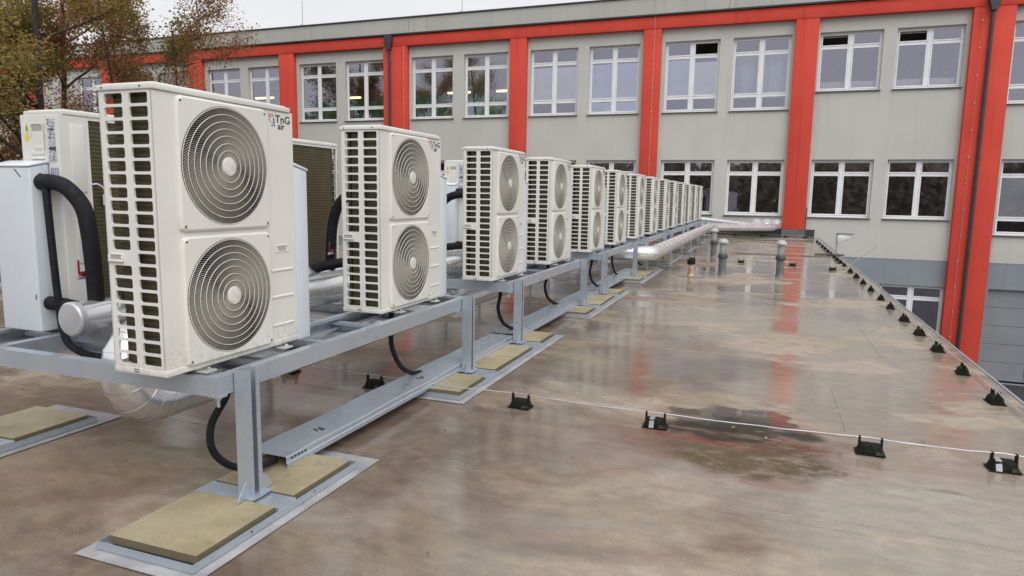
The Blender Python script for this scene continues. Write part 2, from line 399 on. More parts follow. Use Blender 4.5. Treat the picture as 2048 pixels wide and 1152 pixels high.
    rr = n.math('MULTIPLY', rr, n.math('SUBTRACT', 1., n.math('MULTIPLY', puds, .9)))
    n.link(rr, p.inputs['Coat Roughness']); p.inputs['Coat IOR'].default_value = 1.5
    p.inputs['Roughness'].default_value = .6; p.inputs['Specular IOR Level'].default_value = .3
    # shallow undulation of the film; still water in puddles is flat
    h = n.math('ADD', n.noise(n.coords((.8, 2.0, 1)), 2.2, 3), n.math('MULTIPLY', n.noise(n.coords((1, 1.6, 1)), 22, 5), .16))
    bn = n.new('ShaderNodeBump'); n.link(h, bn.inputs['Height']); bn.inputs['Distance'].default_value = .02
    n.link(n.math('MULTIPLY', n.math('SUBTRACT', 1., n.math('MULTIPLY', puds, .96)), .12), bn.inputs['Strength'])
    n.link(bn.outputs[0], p.inputs['Coat Normal'])
    fb = n.bump(n.noise(W, 110, 5), .5, .005); n.link(fb, p.inputs['Normal'])
    return m
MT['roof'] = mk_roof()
MT['asphalt'] = simple('courtyard_asphalt', (.06, .062, .066), .6, var=.2, scale=.6, fine=.2)
def mk_leaf(name, cols):
    m, t, p = newmat(name); n = N(t)
    g = n.new('ShaderNodeNewGeometry'); cr = n.new('ShaderNodeValToRGB'); n.link(g.outputs['Random Per Island'], cr.inputs[0])
    cr.color_ramp.interpolation = 'CONSTANT'
    el = cr.color_ramp.elements; el[0].position = 0; el[0].color = (*cols[0], 1); el[1].position = 1/len(cols); el[1].color = (*cols[1], 1)
    for i, cc in enumerate(cols[2:]): e = el.new((i+2)/len(cols)); e.color = (*cc, 1)
    big = n.ramp(n.noise(n.coords((1,1,1)), .55, 3), .38, .62)
    c = n.mix(n.math('MULTIPLY', big, .45), cr.outputs[0], cols[-1])
    n.link(c, p.inputs['Base Color']); p.inputs['Roughness'].default_value = .6
    tl = n.new('ShaderNodeBsdfTranslucent'); n.link(c, tl.inputs[0]); ms = n.new('ShaderNodeMixShader'); ms.inputs[0].default_value = .5
    n.link(p.outputs[0], ms.inputs[1]); n.link(tl.outputs[0], ms.inputs[2]); n.link(ms.outputs[0], t.nodes['Material Output'].inputs[0])
    return m
MT['leaf_mix'] = mk_leaf('autumn_leaf_mixed', [(.44, .26, .085), (.34, .29, .08), (.48, .29, .095), (.26, .26, .065), (.39, .21, .085), (.33, .27, .075)])
MT['leaf_brown'] = mk_leaf('autumn_leaf_brown', [(.42, .22, .10), (.34, .16, .085), (.46, .27, .11), (.31, .24, .085), (.38, .19, .09)])
MT['leaf_green'] = mk_leaf('autumn_leaf_olive', [(.26, .25, .075), (.35, .26, .085), (.21, .21, .06), (.38, .22, .085), (.25, .23, .07)])
MT['bark'] = simple('bark_dark', (.035, .028, .024), .9, var=.2, scale=8, bump=.5, bscale=25)
MT['dead_leaf'] = simple('dead_leaf', (.40, .26, .08), .6, var=.3, scale=3)

# ------------------------------------------------------------------ setting: ground, roof
FY = 31.8; K = FY/34.
def fx(x): return x*K
def fz(z): return CAMZ+(z-CAMZ)*K
GZ = -5.6
struct(link('ground', MB().add([(-500,-400,GZ),(500,-400,GZ),(500,600,GZ),(-500,600,GZ)], [(0,1,2,3)]).mesh('ground'), MT['asphalt']))
RX0, RX1, RY0 = -11.6, 1.96, -7.0
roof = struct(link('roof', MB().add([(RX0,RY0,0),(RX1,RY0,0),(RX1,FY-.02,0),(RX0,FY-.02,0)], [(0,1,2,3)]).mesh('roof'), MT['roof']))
link('roof_body', MB().box(RX0+.06, RX1-.06, RY0+.06, FY-.03, GZ, -.03).mesh('roof_body'), MT['wall'], roof)
# rolled edge strip with a bright rim
em = MB(); em.prism([(1.86,.0006),(1.87,.006),(1.985,.010),(1.985,-.02),(1.93,-.02),(1.93,.0006)][::-1], 'y', RY0, FY-.03)
em2 = MB(); em2.prism([(1.986,-.14),(2.004,-.14),(2.004,.020),(1.998,.026),(1.986,.022)], 'y', RY0, FY-.03)
for q in (em, em2): q.v = [(x+.05*min(1, max(-.4, (y-6)/9)) if x > 1.9 else x, y, z) for x, y, z in q.v]
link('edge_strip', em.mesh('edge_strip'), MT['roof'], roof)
link('edge_rim', em2.mesh('edge_rim', .004, 2), MT['galv'], roof)
em = MB(); em.box(RX0-.03, RX0+.12, RY0, FY-.03, -.15, .05); link('edge_flashing', em.mesh('edge_flashing', .01, 2), MT['galv'], roof)
sm = MT['roof']
for i, y in enumerate((1.35, 3.55, 5.62, 7.75, 9.85, 11.95, 14.05, 16.3, 18.4, 20.6, 22.7, 24.9, 27.0, 29.2)):
    pts = []; x = RX0+.2
    b = MB(); xs = [RX0+.2+j*.45 for j in range(int((1.88-RX0-.2)/.45)+1)]+[1.88]
    vs = []; fs = []
    for x in xs:
        yy = y+.012*math.sin(x*1.3+i)+rnd.uniform(-.004, .004)
        vs += [(x, yy-.055, .0004), (x, yy-.045, .0020), (x, yy+.045, .0024), (x, yy+.055, .0004)]
    for j in range(len(xs)-1):
        for k in range(3): fs.append((j*4+k, (j+1)*4+k, (j+1)*4+k+1, j*4+k+1))
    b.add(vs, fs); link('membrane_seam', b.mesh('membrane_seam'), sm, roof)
# cross joints between rolls
for (x, y0, y1) in ((.62, 5.0, 6.3), (-1.3, 9.9, 12), (.2, 12, 14), (1.2, 7.8, 9.8), (-6.2, 3.6, 5.6)):
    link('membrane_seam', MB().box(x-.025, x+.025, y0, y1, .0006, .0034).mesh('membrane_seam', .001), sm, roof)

# ------------------------------------------------------------------ big building
B = empty('school_building', (0, FY, GZ), 'long two-storey grey rendered building with red pillars and red cornice', 'building')
BO = Vector((0, FY, GZ))
def bpart(name, mb, mat, parent=None, **k):
    o = link(name, mb.mesh(name, **k), mat, parent or B)
    if parent is None or parent is B: o.matrix_parent_inverse = Matrix.Translation(-BO)
    else: o.matrix_parent_inverse = parent.matrix_parent_inverse.copy() if False else Matrix()
    return o
XL, XR = fx(-52), fx(19)
ZW_TOP = fz(8.87); ZT_BOT = fz(5.62); ZS_BOT = fz(6.36); ZL_TOP = fz(3.38); ZL_BOT = fz(.83); ZLR_BOT = fz(.25)
upper = [(5.93,'s'),(2.92,'s'),(-.72,'t'),(-3.79,'t'),(-7.48,'t'),(-10.55,'t'),(-14.25,'t'),(-17.37,'t'),(-21.6,'t'),(-24.7,'t'),(-28.4,'t'),(-31.5,'t'),(-35.4,'t'),(-38.4,'t'),(-42.6,'t'),(10.07,'t'),(13.1,'t')]
lower = [(5.98,'s'),(2.95,'s'),(-.70,'s'),(-3.77,'s'),(-7.48,'s'),(-10.5,'s'),(-14.25,'s'),(-17.37,'s'),(-21.6,'s'),(-24.7,'s'),(10.17,'t')]
WW = 2.50*K
openings = []
for c, k in upper: openings.append((fx(c)-WW/2, fx(c)+WW/2, ZT_BOT if k == 't' else ZS_BOT, ZW_TOP, 'upper', k))
for c, k in lower: openings.append((fx(c)-WW/2, fx(c)+WW/2, ZLR_BOT if k == 't' else ZL_BOT, ZL_TOP, 'lower', k))
ZP = fz(-.93)
base_open = [(fx(4.85), fx(7.36), fz(-4.75), fz(-2.06), 'base', 't'), (fx(8.95), fx(13.6), GZ+.02, fz(-2.04), 'garage', 'g')]
def holed(name, x0, x1, z0, z1, ops, mat, depth=.30, yf=FY):
    xs = sorted({x0, x1} | {v for o in ops for v in o[:2]}); zs = sorted({z0, z1} | {v for o in ops for v in o[2:4]})
    b = MB()
    for i in range(len(xs)-1):
        for j in range(len(zs)-1):
            cx, cz = (xs[i]+xs[i+1])/2, (zs[j]+zs[j+1])/2
            if any(o[0] < cx < o[1] and o[2] < cz < o[3] for o in ops): continue
            b.add([(xs[i],yf,zs[j]),(xs[i+1],yf,zs[j]),(xs[i+1],yf,zs[j+1]),(xs[i],yf,zs[j+1])], [(0,1,2,3)])
    for o in ops:
        a, c, d, e = o[:4]; y2 = yf+depth
        b.add([(a,yf,d),(c,yf,d),(c,yf,e),(a,yf,e),(a,y2,d),(c,y2,d),(c,y2,e),(a,y2,e)], [(0,4,5,1),(1,5,6,2),(2,6,7,3),(3,7,4,0)])
    return bpart(name, b, mat)
ZC0, ZC1 = fz(9.45), fz(10.0)
holed('wall', XL, XR, ZP, ZC0, openings, MT['wall'])
holed('plinth', XL, XR, GZ, ZP, base_open, MT['plinth'], yf=FY+.012)
# rooms behind the windows
for z0, z1 in ((fz(-.3), fz(4.2)), (fz(4.6), fz(9.5)), (GZ, fz(-.7))):
    b = MB(); y0, y1 = FY+.31, FY+6
    b.add([(XL,y0,z0),(XR,y0,z0),(XR,y1,z0),(XL,y1,z0),(XL,y0,z1),(XR,y0,z1),(XR,y1,z1),(XL,y1,z1)], [(0,1,2,3),(4,7,6,5),(3,2,6,7),(0,3,7,4),(1,5,6,2)])
    for px in (8.1, 1.1, -5.65, -12.45, -19.65, -26.9, -33.7, -41):
        b.box(fx(px)-.06, fx(px)+.06, y0, y1, z0+.01, z1-.01)
    bpart('room', b, MT['interior'])
bpart('roof_slab', MB().box(XL, XR, FY+.05, FY+14, fz(9.55), fz(10.6)), MT['coping'])
# pillars (stand 0.25 m proud)
PK = (FY-.25)/34
pill = [(7.40,8.87),(.65,1.60),(-6.08,-5.25),(-12.92,-12.03),(-20.38,-18.9),(-27.4,-26.35),(-34.26,-33.2),(-41.6,-40.5),(-48.6,-47.6),(15.0,15.95)]
for i, (a, c) in enumerate(pill):
    z0 = GZ if a > 5 else (.33 if a > -3 else 0.0)
    bpart('pillar', MB().box(a*PK, c*PK, FY-.25, FY-.002, z0, ZC0-.001), MT['red'], bevel=.012, seg=2)
bpart('cornice', MB().box(XL, XR, FY-.27, FY-.001, ZC0, ZC1), MT['red'], bevel=.012, seg=2)
bpart('drip_edge', MB().prism([(FY-.37,ZC1+.02),(FY-.37,ZC1+.06),(FY+.02,ZC1+.10),(FY+.02,ZC1+.002)], 'x', XL, XR), MT['anthracite'])
bpart('parapet', MB().box(XL, XR, FY-.30, FY+.1, ZC1+.10, fz(10.86)), MT['parapet'])
bpart('coping', MB().box(XL-.05, XR+.05, FY-.36, FY+.16, fz(10.86)+.002, fz(10.92)+.01), MT['anthracite'], bevel=.008, seg=1)
for x in (fx(-18.6), fx(-2.2)):
    bpart('parapet_joint', MB().box(x-.008, x+.008, FY-.304, FY-.299, ZC1+.11, fz(10.85)), MT['sill'])
bpart('roof_upturn', MB().box(RX0, fx(2.02), FY-.05, FY-.004, .002, .33), MT['anthracite'], bevel=.006, seg=1)
bpart('roof_upturn', MB().box(.65*PK-.03, 1.60*PK+.03, FY-.29, FY-.251, .002, .326), MT['coping'], bevel=.006, seg=1)

# windows -------------------------------------------------
def win_meshes(w, h, kind):
    fr = MB(); t = .062; d0, d1 = 0., .07
    fr.box(0, t, d0, d1, 0, h); fr.box(w-t, w, d0, d1, 0, h); fr.box(t, w-t, d0, d1, 0, t+.01); fr.box(t, w-t, d0, d1, h-t, h)
    mw = .115; fr.box(w/2-mw/2, w/2+mw/2, d0-.012, d1, t+.01, h-t)
    rows = [(.78, .94)] if False else None
    if kind == 't': splits = [.215, .785]
    else: splits = [.245]
    ys = [h-t]+[h*(1-s) for s in splits]+[t+.01]
    for s in splits:
        z = h*(1-s)
        for a, b in ((t, w/2-mw/2), (w/2+mw/2, w-t)): fr.box(a, b, d0, d1, z-.03, z+.03)
    # sash profiles and panes
    sash = MB(); panes = []
    for a, b in ((t, w/2-mw/2), (w/2+mw/2, w-t)):
        for i in range(len(ys)-1):
            z1 = ys[i]-(0 if i == 0 else .03); z0 = ys[i+1]+(0 if i == len(ys)-2 else .03); e = .056
            sash.box(a+.004, a+e, -.018, .05, z0+.004, z1-.004); sash.box(b-e, b-.004, -.018, .05, z0+.004, z1-.004)
            sash.box(a+e, b-e, -.018, .05, z0+.004, z0+e); sash.box(a+e, b-e, -.018, .05, z1-e, z1-.004)
            panes.append((a+e, b-e, z0+e, z1-e))
    return fr, sash, panes
WM = {}
def window(o, skip=()):
    a, c, z0, z1, st, k = o; w, h = c-a, z1-z0; key = (k, round(h, 3))
    if key not in WM:
        fr, sash, panes = win_meshes(w, h, k)
        ps = []
        for (p, q, r, s) in panes:
            ps.append(MB().add([(p,.012,r),(q,.012,r),(q,.012,s),(p,.012,s)], [(0,1,2,3)]).mesh('pane'))
        sill = MB().prism([(-.10,-.018),(-.10,-.046),(-.09,-.050),(.16,-.02),(.16,-.004)], 'x', -.04, w+.04)
        hd = MB().box(.0, w, .08, .14, h-.03, h) 
        WM[key] = (fr.mesh('window', .006, 1), sash.mesh('sash', .006, 1), ps, sill.mesh('sill'), panes)
    fr, sash, ps, sill, panes = WM[key]
    o1 = link('window', fr, MT['white_pvc'], B); o1.location = (a-BO.x, FY+.19-BO.y, z0-BO.z)
    s1 = link('sash', sash, MT['white_pvc'], o1)
    for j_, p in enumerate(ps):
        if j_ not in skip: link('pane', p, MT['glass'], o1)
    sl_ = link('sill', sill, MT['sill'], o1); sl_.location = (0, -.125-.045, 0)
    return o1, panes, w, h
def blind_or_reflection(o1, pane, mat, y=.020, lo=0., hi=1., name='blind_or_reflection', wav=.003):
    p, q, r, s = pane; z0 = r+(s-r)*lo; z1 = r+(s-r)*hi; b = MB(); n = 9; vs = []; fs = []
    for i in range(n):
        x = p+(q-p)*i/(n-1); dy = wav*math.sin(i*1.9)+rnd.uniform(-1, 1)*wav*.4; tz = rnd.uniform(-1, 1)*wav*1.4
        vs += [(x, y+dy, z0), (x, y+dy*.4, z1+tz)]
    for i in range(n-1): fs.append((i*2, i*2+2, i*2+3, i*2+1))
    b.add(vs, fs); return link(name, b.mesh(name), mat, o1)
for o in openings:
    c = (o[0]+o[1])/2/K
    o1, panes, w, h = window(o, (0,) if (o[4] == 'upper' and o[5] == 's') else (3,) if (o[4] == 'upper' and abs(c+3.79) < .1) else ())
    if o[4] == 'upper':
        # panes: left col top, main, bottom; right col top, main, bottom
        if abs(c+7.48) < .1:
            for i in (1, 4): blind_or_reflection(o1, panes[i], MT['blind_or_reflection'], hi=.97)
            for i in (2, 5): blind_or_reflection(o1, panes[i], MT['blind_or_reflection'], hi=.95)
        elif abs(c+10.55) < .1:
            for i in (1, 4): blind_or_reflection(o1, panes[i], MT['pale_blind_or_reflection'], hi=.95)
        elif abs(c+3.79) < .1:
            blind_or_reflection(o1, panes[1], MT['blind_or_reflection'], hi=.98); blind_or_reflection(o1, panes[4], MT['pale_blind_or_reflection'], hi=.90, wav=.005)
        elif c < -13 and c > -26:
            for i in (2, 5): blind_or_reflection(o1, panes[i], MT['green'], y=.13, lo=-.2, hi=1.3, name='green_sheet', wav=.05)
            for i in (1, 4): blind_or_reflection(o1, panes[i], MT['green'], y=.13, lo=-.1, hi=.24 if c > -20 else .2, name='green_sheet', wav=.05)
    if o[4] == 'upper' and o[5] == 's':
        for i in (1, 3): blind_or_reflection(o1, panes[i], MT['pale_blind_or_reflection'], y=.35, lo=-.1, hi=.2, name='blind_or_reflection', wav=.01)  # pale sheets low behind these panes stand in for a reflection in the glass
    elif o[4] == 'upper' and abs(c+.72) < .1:
        for i in (1, 4): blind_or_reflection(o1, panes[i], MT['blind_or_reflection'], y=.5, lo=-.1, hi=1.1, name='blind_or_reflection', wav=.05)
    elif o[4] == 'lower' and c > 8: 
        for i in (1, 4): blind_or_reflection(o1, panes[i], MT['pale_blind_or_reflection'], hi=1.0)
# weathering runs below the sills
DRIP = mk_render('sill_run_stain', (.47, .465, .435), (.50, .495, .465), .5)
rq = random.Random(77)
for o in openings:
    if o[0] < fx(-20): continue
    for xx in (o[0]-.02, o[1]-.02):
        L = rq.uniform(.35, 1.1); wd = rq.uniform(.03, .06); z1_ = o[2]-.06
        b = MB().add([(xx, FY-.002, z1_), (xx+wd, FY-.002, z1_), (xx+wd*.8, FY-.002, z1_-L*.6), (xx+wd*.55, FY-.002, z1_-L), (xx+wd*.3, FY-.002, z1_-L*.7)], [(4,3,2,1,0)])
        bpart('rain_stain', b, DRIP)
# open top-hung fanlights (tilted sashes) in the two short upper windows
for c in (5.93, 2.92):
    a = fx(c)-WW/2; h = ZW_TOP-ZS_BOT
    b = MB(); x0, x1 = .065, WW/2-.05; hh = h*.245-.10
    for q in ((x0, x0+.05, 0, hh), (x1-.05, x1, 0, hh), (x0+.05, x1-.05, 0, .05), (x0+.05, x1-.05, hh-.05, hh)): b.box(q[0], q[1], -.03, .02, q[2], q[3])
    t = link('open_fanlight', b.mesh('open_fanlight', .005, 1), MT['white_pvc'], B)
    t.location = (a-BO.x, FY+.215-BO.y, ZW_TOP-h*.245+.035-BO.z); t.rotation_euler = (R(-24), 0, 0)
# fluorescent tubes inside
for cx, dz in ((-24.2, 7.2), (-17.0, 7.25), (-14.0, 7.25), (-13.6, 6.95), (-30.6, 7.4)):
    bpart('ceiling_tube', MB().box(fx(cx)-.55, fx(cx)+.75, FY+2.2, FY+2.3, fz(dz), fz(dz)+.10), MT['lamp'])
# basement window and garage door
o1, panes, w, h = window(base_open[0])
ga = base_open[1]; dz = .74; z = ga[3]; i = 0
while z > GZ+.1:
    z2 = max(GZ+.03, z-dz); xx = [ga[0], fx(10.6), fx(11.9), ga[1]] if i >= 2 else [ga[0], ga[1]]
    for j in range(len(xx)-1):
        bpart('garage_panel', MB().box(xx[j]+.006, xx[j+1]-.006, FY+.16, FY+.2, z2+.006, z-.006), MT['grey_door'], bevel=.008, seg=1)
    z = z2; i += 1
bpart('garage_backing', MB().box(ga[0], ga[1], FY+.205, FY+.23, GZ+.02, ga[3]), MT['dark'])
bpart('door_handle', MB().box(fx(10.72), fx(11.0), FY+.10, FY+.158, fz(-5.22), fz(-5.15)), MT['black'], bevel=.01)
bpart('wall_lamp', MB().lathe([(.03,-.2),(.1,-.19),(.13,-.1),(.12,0.)], 12, (fx(10.9), FY+.01, fz(-1.75)), 'y'), MT['black'])
# downpipes with hoppers
for x, zb in ((8.05*PK, GZ), (-19.95*PK, 0.0)):
    d = bpart('downpipe', MB().tube([(x, FY-.33, ZC0-.15), (x, FY-.33, zb)], .065, 12), MT['anthracite'], smooth=True)
    h_ = MB(); h_.prism([(x-.09, ZC0-.20), (x+.09, ZC0-.20), (x+.2, ZC0+.18), (x+.2, ZC1+.02), (x-.2, ZC1+.02), (x-.2, ZC0+.18)], 'y', FY-.50, FY-.272)
    link('hopper', h_.mesh('hopper', .01, 1), MT['anthracite'], d)
    cl = MB()
    for j in range(7):
        zz = ZC0-.8-j*2.0
        if zz > zb+.2: cl.lathe([(.075, zz-.02), (.075, zz+.02)], 12, (x, FY-.33, 0))
    link('bracket', cl.mesh('bracket'), MT['anthracite'], d)
# lightning wires on pillars with stand-off clips
for x, zt, zb in ((7.72*PK, ZC0-.2, GZ), (-5.58*PK, fz(10.8), .4), (-19.1*PK, ZC0, .4)):
    yy = FY-.25-.04 if zt <= ZC0 else FY-.34
    d = bpart('conductor', MB().tube([(x, FY-.29 if zt <= ZC0 else FY-.34, zt), (x+.01, FY-.29, ZC0-.1), (x, FY-.29, zb)], .006, 6), MT['wire'])
    cl = MB(); zz = ZC0-.5
    while zz > zb:
        cl.lathe([(.022, FY-.30), (.03, FY-.275), (.012, FY-.251)], 8, (x, 0, zz), 'y'); zz -= 1.02
    link('clip', cl.mesh('clip'), MT['wire'], d)
d = bpart('cable', MB().tube([(1.64*PK, FY-.06, 1.25), (1.625*PK, FY-.06, .7), (1.63*PK, FY-.06, .33)], .018, 8), MT['anthracite'])
# lightning rods on the roof of the building
for i, (x, h) in enumerate(((fx(-25.6), 1.3), (fx(-15.6), 1.1))):
    b = MB(); b.tube([(0,0,0), (0,0,h)], .012, 6); b.tube([(0,0,.12), (-.45,0,.02), (-.9,0,0)], .009, 6); b.lathe([(.12,0),(.12,.05),(.03,.08)], 10)
    o = link('lightning_rod', b.mesh('lightning_rod'), MT['coping']); o.location = (x, FY-.05, fz(10.92)+.012)
    tag(o, ['thin lightning rod on the long roof, nearer the autumn trees', 'thin lightning rod on the long roof above the double red pillar bay'][i], 'lightning rod', 'rods on the roof line')
b = MB(); b.box(0, 1.6, 0, 1.2, 0, .42); o = link('roof_house', b.mesh('roof_house', .02), MT['red']); o.location = (fx(-8.3), FY+1.0, fz(10.6)+.02)
tag(o, 'small red rooftop structure peeking over the parapet', 'roof house')
# wall rosettes where pipes enter
for i, x in enumerate((-.46, -.04, .36)):
    b = MB(); b.lathe([(.22, 0), (.22, -.012), (.17, -.02)], 24, (0,0,0), 'y', cap=True)
    for rr in (.20, .165): 
        pts = [(rr*math.cos(a), -.022, rr*math.sin(a)) for a in [2*math.pi*k/24 for k in range(25)]]; b.tube(pts, .006, 5, cap=False)
    o = link('pipe_rosette', b.mesh('pipe_rosette', smooth=True), MT['silver']); o.location = (x, FY-.008, .50)
    tag(o, ['leftmost', 'middle', 'rightmost'][i]+' of three silver ring collars on the grey wall above the roof', 'pipe collar', 'pipe collars on the wall')

# ------------------------------------------------------------------ heat pumps
D, W, H = .323, .95, 1.333
def rounded_cell(b, ax, y, x0, x1, z0, z1, hx0, hx1, hz0, hz1, r=.012, dep=.008, n=3):
    # rectangular cell with a rounded hole in the plane y=const; hole walls go to y+dep
    cs = [(x0,z0),(x1,z0),(x1,z1),(x0,z1)]
    hc = [(hx0+r,hz0+r,180),(hx1-r,hz0+r,270),(hx1-r,hz1-r,0),(hx0+r,hz1-r,90)]
    vs = [(c[0], y, c[1]) for c in cs]; arcs = []
    for cx, cz, a0 in hc:
        arc = []
        for k in range(n+1):
            a = R(a0+90*k/n); arc.append(len(vs)); vs.append((cx+r*math.cos(a), y, cz+r*math.sin(a)))
        arcs.append(arc)
    fs = []
    for i in range(4):
        for k in range(n): fs.append((i, arcs[i][k+1], arcs[i][k]))
        j = (i+1) % 4; fs.append((i, j, arcs[j][0], arcs[i][-1]))
    loop = [v for a in arcs for v in a]; m = len(loop); o = len(vs)
    for v in loop: vs.append((vs[v][0], y+dep, vs[v][2]))
    for k in range(m): fs.append((loop[k], loop[(k+1) % m], o+(k+1) % m, o+k))
    b.add(vs, fs)
def text_mesh(txt, size):
    cu = bpy.data.curves.new('t', 'FONT'); cu.body = txt; cu.size = size; cu.extrude = .0004; cu.offset = size*.012; cu.resolution_u = 3
    o = bpy.data.objects.new('t', cu); COL.objects.link(o); bpy.context.view_layer.update()
    me = bpy.data.meshes.new_from_object(o.evaluated_get(bpy.context.evaluated_depsgraph_get()))
    bpy.data.objects.remove(o); me.name = 'lettering'; return me
FC = [(.415, .983), (.415, .335)]; FR = .287
def grille_meshes():
    ring = MB(); vane = MB()
    dome = lambda r: .020+.012*(1-(r/FR)**2)
    for k in (.27, .39, .52, .64, .76, .88, .995):
        r = FR*k
        pts = [(dome(r), r*math.cos(a), r*math.sin(a)) for a in [2*math.pi*j/64 for j in range(65)]]
        ring.tube(pts, .0019, 5, cap=False)
    nv = 120; th = .0019; dp = .008; ns = 7
    for v in range(nv):
        a0 = 2*math.pi*v/nv; vs = []; fs = []
        for j in range(ns+1):
            t = j/ns; r = .042+t*(FR-.042); a = a0+.80*t**1.15; x = dome(r)-.002
            cy, sy = math.cos(a), math.sin(a); ty, tz = -sy, cy
            tt = th*(.6+.5*t)
            for (dx, s) in ((0, -1), (0, 1), (-dp, 1), (-dp, -1)):
                vs.append((x+dx, r*cy+ty*s*tt/2, r*sy+tz*s*tt/2))
        for j in range(ns):
            for q in range(4): fs.append((j*4+q, j*4+(q+1) % 4, (j+1)*4+(q+1) % 4, (j+1)*4+q))
        vane.add(vs, fs)
    return ring.mesh('grille_rings', smooth=True), vane.mesh('grille_vanes')
def make_unit():
    U = empty('heat_pump', (0,0,0), 'x', 'heat pump', 'heat pumps')
    cr = MT['cream']
    P = lambda name, mb, mat=cr, par=None, **k: link(name, mb.mesh(name, **k), mat, par or U)
    P('base_tray', MB().box(-D-.002, .004, -.002, W+.002, 0, .034), bevel=.005, seg=2)
    lid = MB().box(-D-.006, .010, -.008, W-.03, H-.030, H-.004)
    lid.box(-D+.012, -.006, .012, W-.05, H-.005, H+.004)
    P('lid', lid, bevel=.009, seg=3)
    # front sheet around fan openings
    f = MB(); z0, z1 = .034, H-.031
    f.box(-.014, 0, 0, .125, z0, z1); f.box(-.014, 0, .705, W, z0, z1); f.box(-.014, 0, .125, .705, .640, .680); f.box(-.014, 0, .125, .705, 1.272, z1); f.box(-.014, 0, .125, .705, z0, .046)
    P('front_sheet', f, bevel=.003, seg=1)
    # raised fan panels
    for (cy, cz), nm in zip(FC, ('a', 'b')):
        hw, hh, r = .305, .312, .03; n = 96; outer = []; inner = []
        b = MB(); vs = []; fs = []
        for k in range(n):
            a = 2*math.pi*k/n; u, v = math.cos(a), math.sin(a); s = min(hw/abs(u) if abs(u) > 1e-6 else 9, hh/abs(v) if abs(v) > 1e-6 else 9)
            oy, oz = u*s, v*s
            ax_, az_ = abs(oy), abs(oz)
            if ax_ > hw-r and az_ > hh-r:   # round the corner
                dx, dz_ = ax_-(hw-r), az_-(hh-r); L = math.hypot(dx, dz_)
                if L > r: ax_ = hw-r+dx/L*r; az_ = hh-r+dz_/L*r
                oy, oz = math.copysign(ax_, oy), math.copysign(az_, oz)
            fo = 1-.010/max(abs(oy), abs(oz))
            vs += [(-.001, cy+oy, cz+oz), (.012, cy+oy, cz+oz), (.020, cy+oy*fo, cz+oz*fo), (.020, cy+u*(FR+.006), cz+v*(FR+.006)), (.014, cy+u*FR, cz+v*FR), (.002, cy+u*(FR+.002), cz+v*(FR+.002))]
        for k in range(n):
            j = (k+1) % n
            for q in range(5): fs.append((k*6+q, j*6+q, j*6+q+1, k*6+q+1))
        b.add(vs, fs); P('fan_panel', b, smooth=True, angle=16)
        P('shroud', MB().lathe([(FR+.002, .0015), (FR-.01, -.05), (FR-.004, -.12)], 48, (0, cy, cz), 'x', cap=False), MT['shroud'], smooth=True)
    ring, vane = grille_meshes()
    for cy, cz in FC:
        g = link('fan_grille', vane, MT['grille'], U); g.location = (0, cy, cz)
        link('ring_set', ring, cr, g)
        hb = link('hub_cap', bpy.data.meshes.get('hub_cap') or MB().lathe([(.048, .018), (.048, .028), (.044, .0345), (.02, .037)], 32, (0,0,0), 'x').mesh('hub_cap', smooth=True), cr, g)
        fan = MB(); fan.lathe([(.07, -.16), (.075, -.07), (.05, -.05)], 20, (0,0,0), 'x')
        for k in range(3):
            vs = []; fs = []
            for i in range(7):
                r = .06+i*.215/6
                for j in range(7):
                    a = 2*math.pi*k/3+(j/6)*1.35+i*.09
                    x = -.045-.085*(j/6)-.012*math.sin(j)
                    vs.append((x, r*math.cos(a), r*math.sin(a)))
            for i in range(6):
                for j in range(6): fs.append((i*7+j, (i+1)*7+j, (i+1)*7+j+1, i*7+j+1))
            fan.add(vs, fs)
        fo = link('fan', fan.mesh('fan', smooth=True), MT['fan'], g)
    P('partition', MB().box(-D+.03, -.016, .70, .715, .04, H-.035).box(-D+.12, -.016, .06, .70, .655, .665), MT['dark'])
    # louvred side
    sg = MB(); xa, xb = -D, 0.; lo, hi = .034, H-.031; pitch = .0598; ztop = 1.297
    cols = [(-.289, -.178), (-.138, -.028)]; mid = -.158
    xs = [xa, mid, xb]
    for c in range(2):
        h0, h1 = cols[c]
        for i in range(21):
            zt = ztop-i*pitch if i else hi; zb2 = ztop-(i+1)*pitch if i < 20 else lo
            zc = 1.267-i*pitch
            if c == 0 and i == 12:
                sg.add([(xs[c],0,zb2),(xs[c+1],0,zb2),(xs[c+1],0,zt),(xs[c],0,zt)], [(0,1,2,3)]); continue
            rounded_cell(sg, None, 0., xs[c], xs[c+1], zb2, zt, h0, h1, zc-.0235, zc+.0235, .010, .010)
    P('side_grille', sg, MT['cream_end'])
    hz = 1.267-12*pitch
    P('side_handle', MB().box(-.312, -.222, -.014, .002, hz-.02, hz-.010).box(-.312, -.304, -.012, .002, hz-.010, hz+.012).box(-.230, -.222, -.012, .002, hz-.010, hz+.012).box(-.312, -.222, -.006, .002, hz+.012, hz+.018), bevel=.003, seg=2)
    P('handle_recess', MB().box(-.304, -.230, -.002, -.0008, hz-.010, hz+.012), MT['recess'])
    # coils
    P('side_coil', MB().box(-D+.062, -.030, .040, .065, .036, H-.04), MT['coil'])
    P('rear_coil', MB().box(-D+.012, -D+.035, .066, W-.195, .036, H-.04), MT['coil'])
    P('rear_frame', MB().box(-D, -D+.006, 0, .022, .034, H-.031).box(-D, -D+.010, .022, W-.20, H-.05, H-.031).box(-D, -D+.010, .022, W-.20, .034, .05))
    # rear sheet beside the coil with a pressed ridge
    rs = MB().box(-D-.001, -D+.010, W-.20, W, .034, H-.031); P('rear_sheet', rs, MT['cream_end'], bevel=.003)
    for (a, c, e, g) in ((W-.165, W-.07, .84, 1.25), (W-.165, W-.07, .40, .68)):
        P('pressed_ridge', MB().box(-D-.007, -D, a, c, e, g), MT['cream_end'], bevel=.006, seg=3)
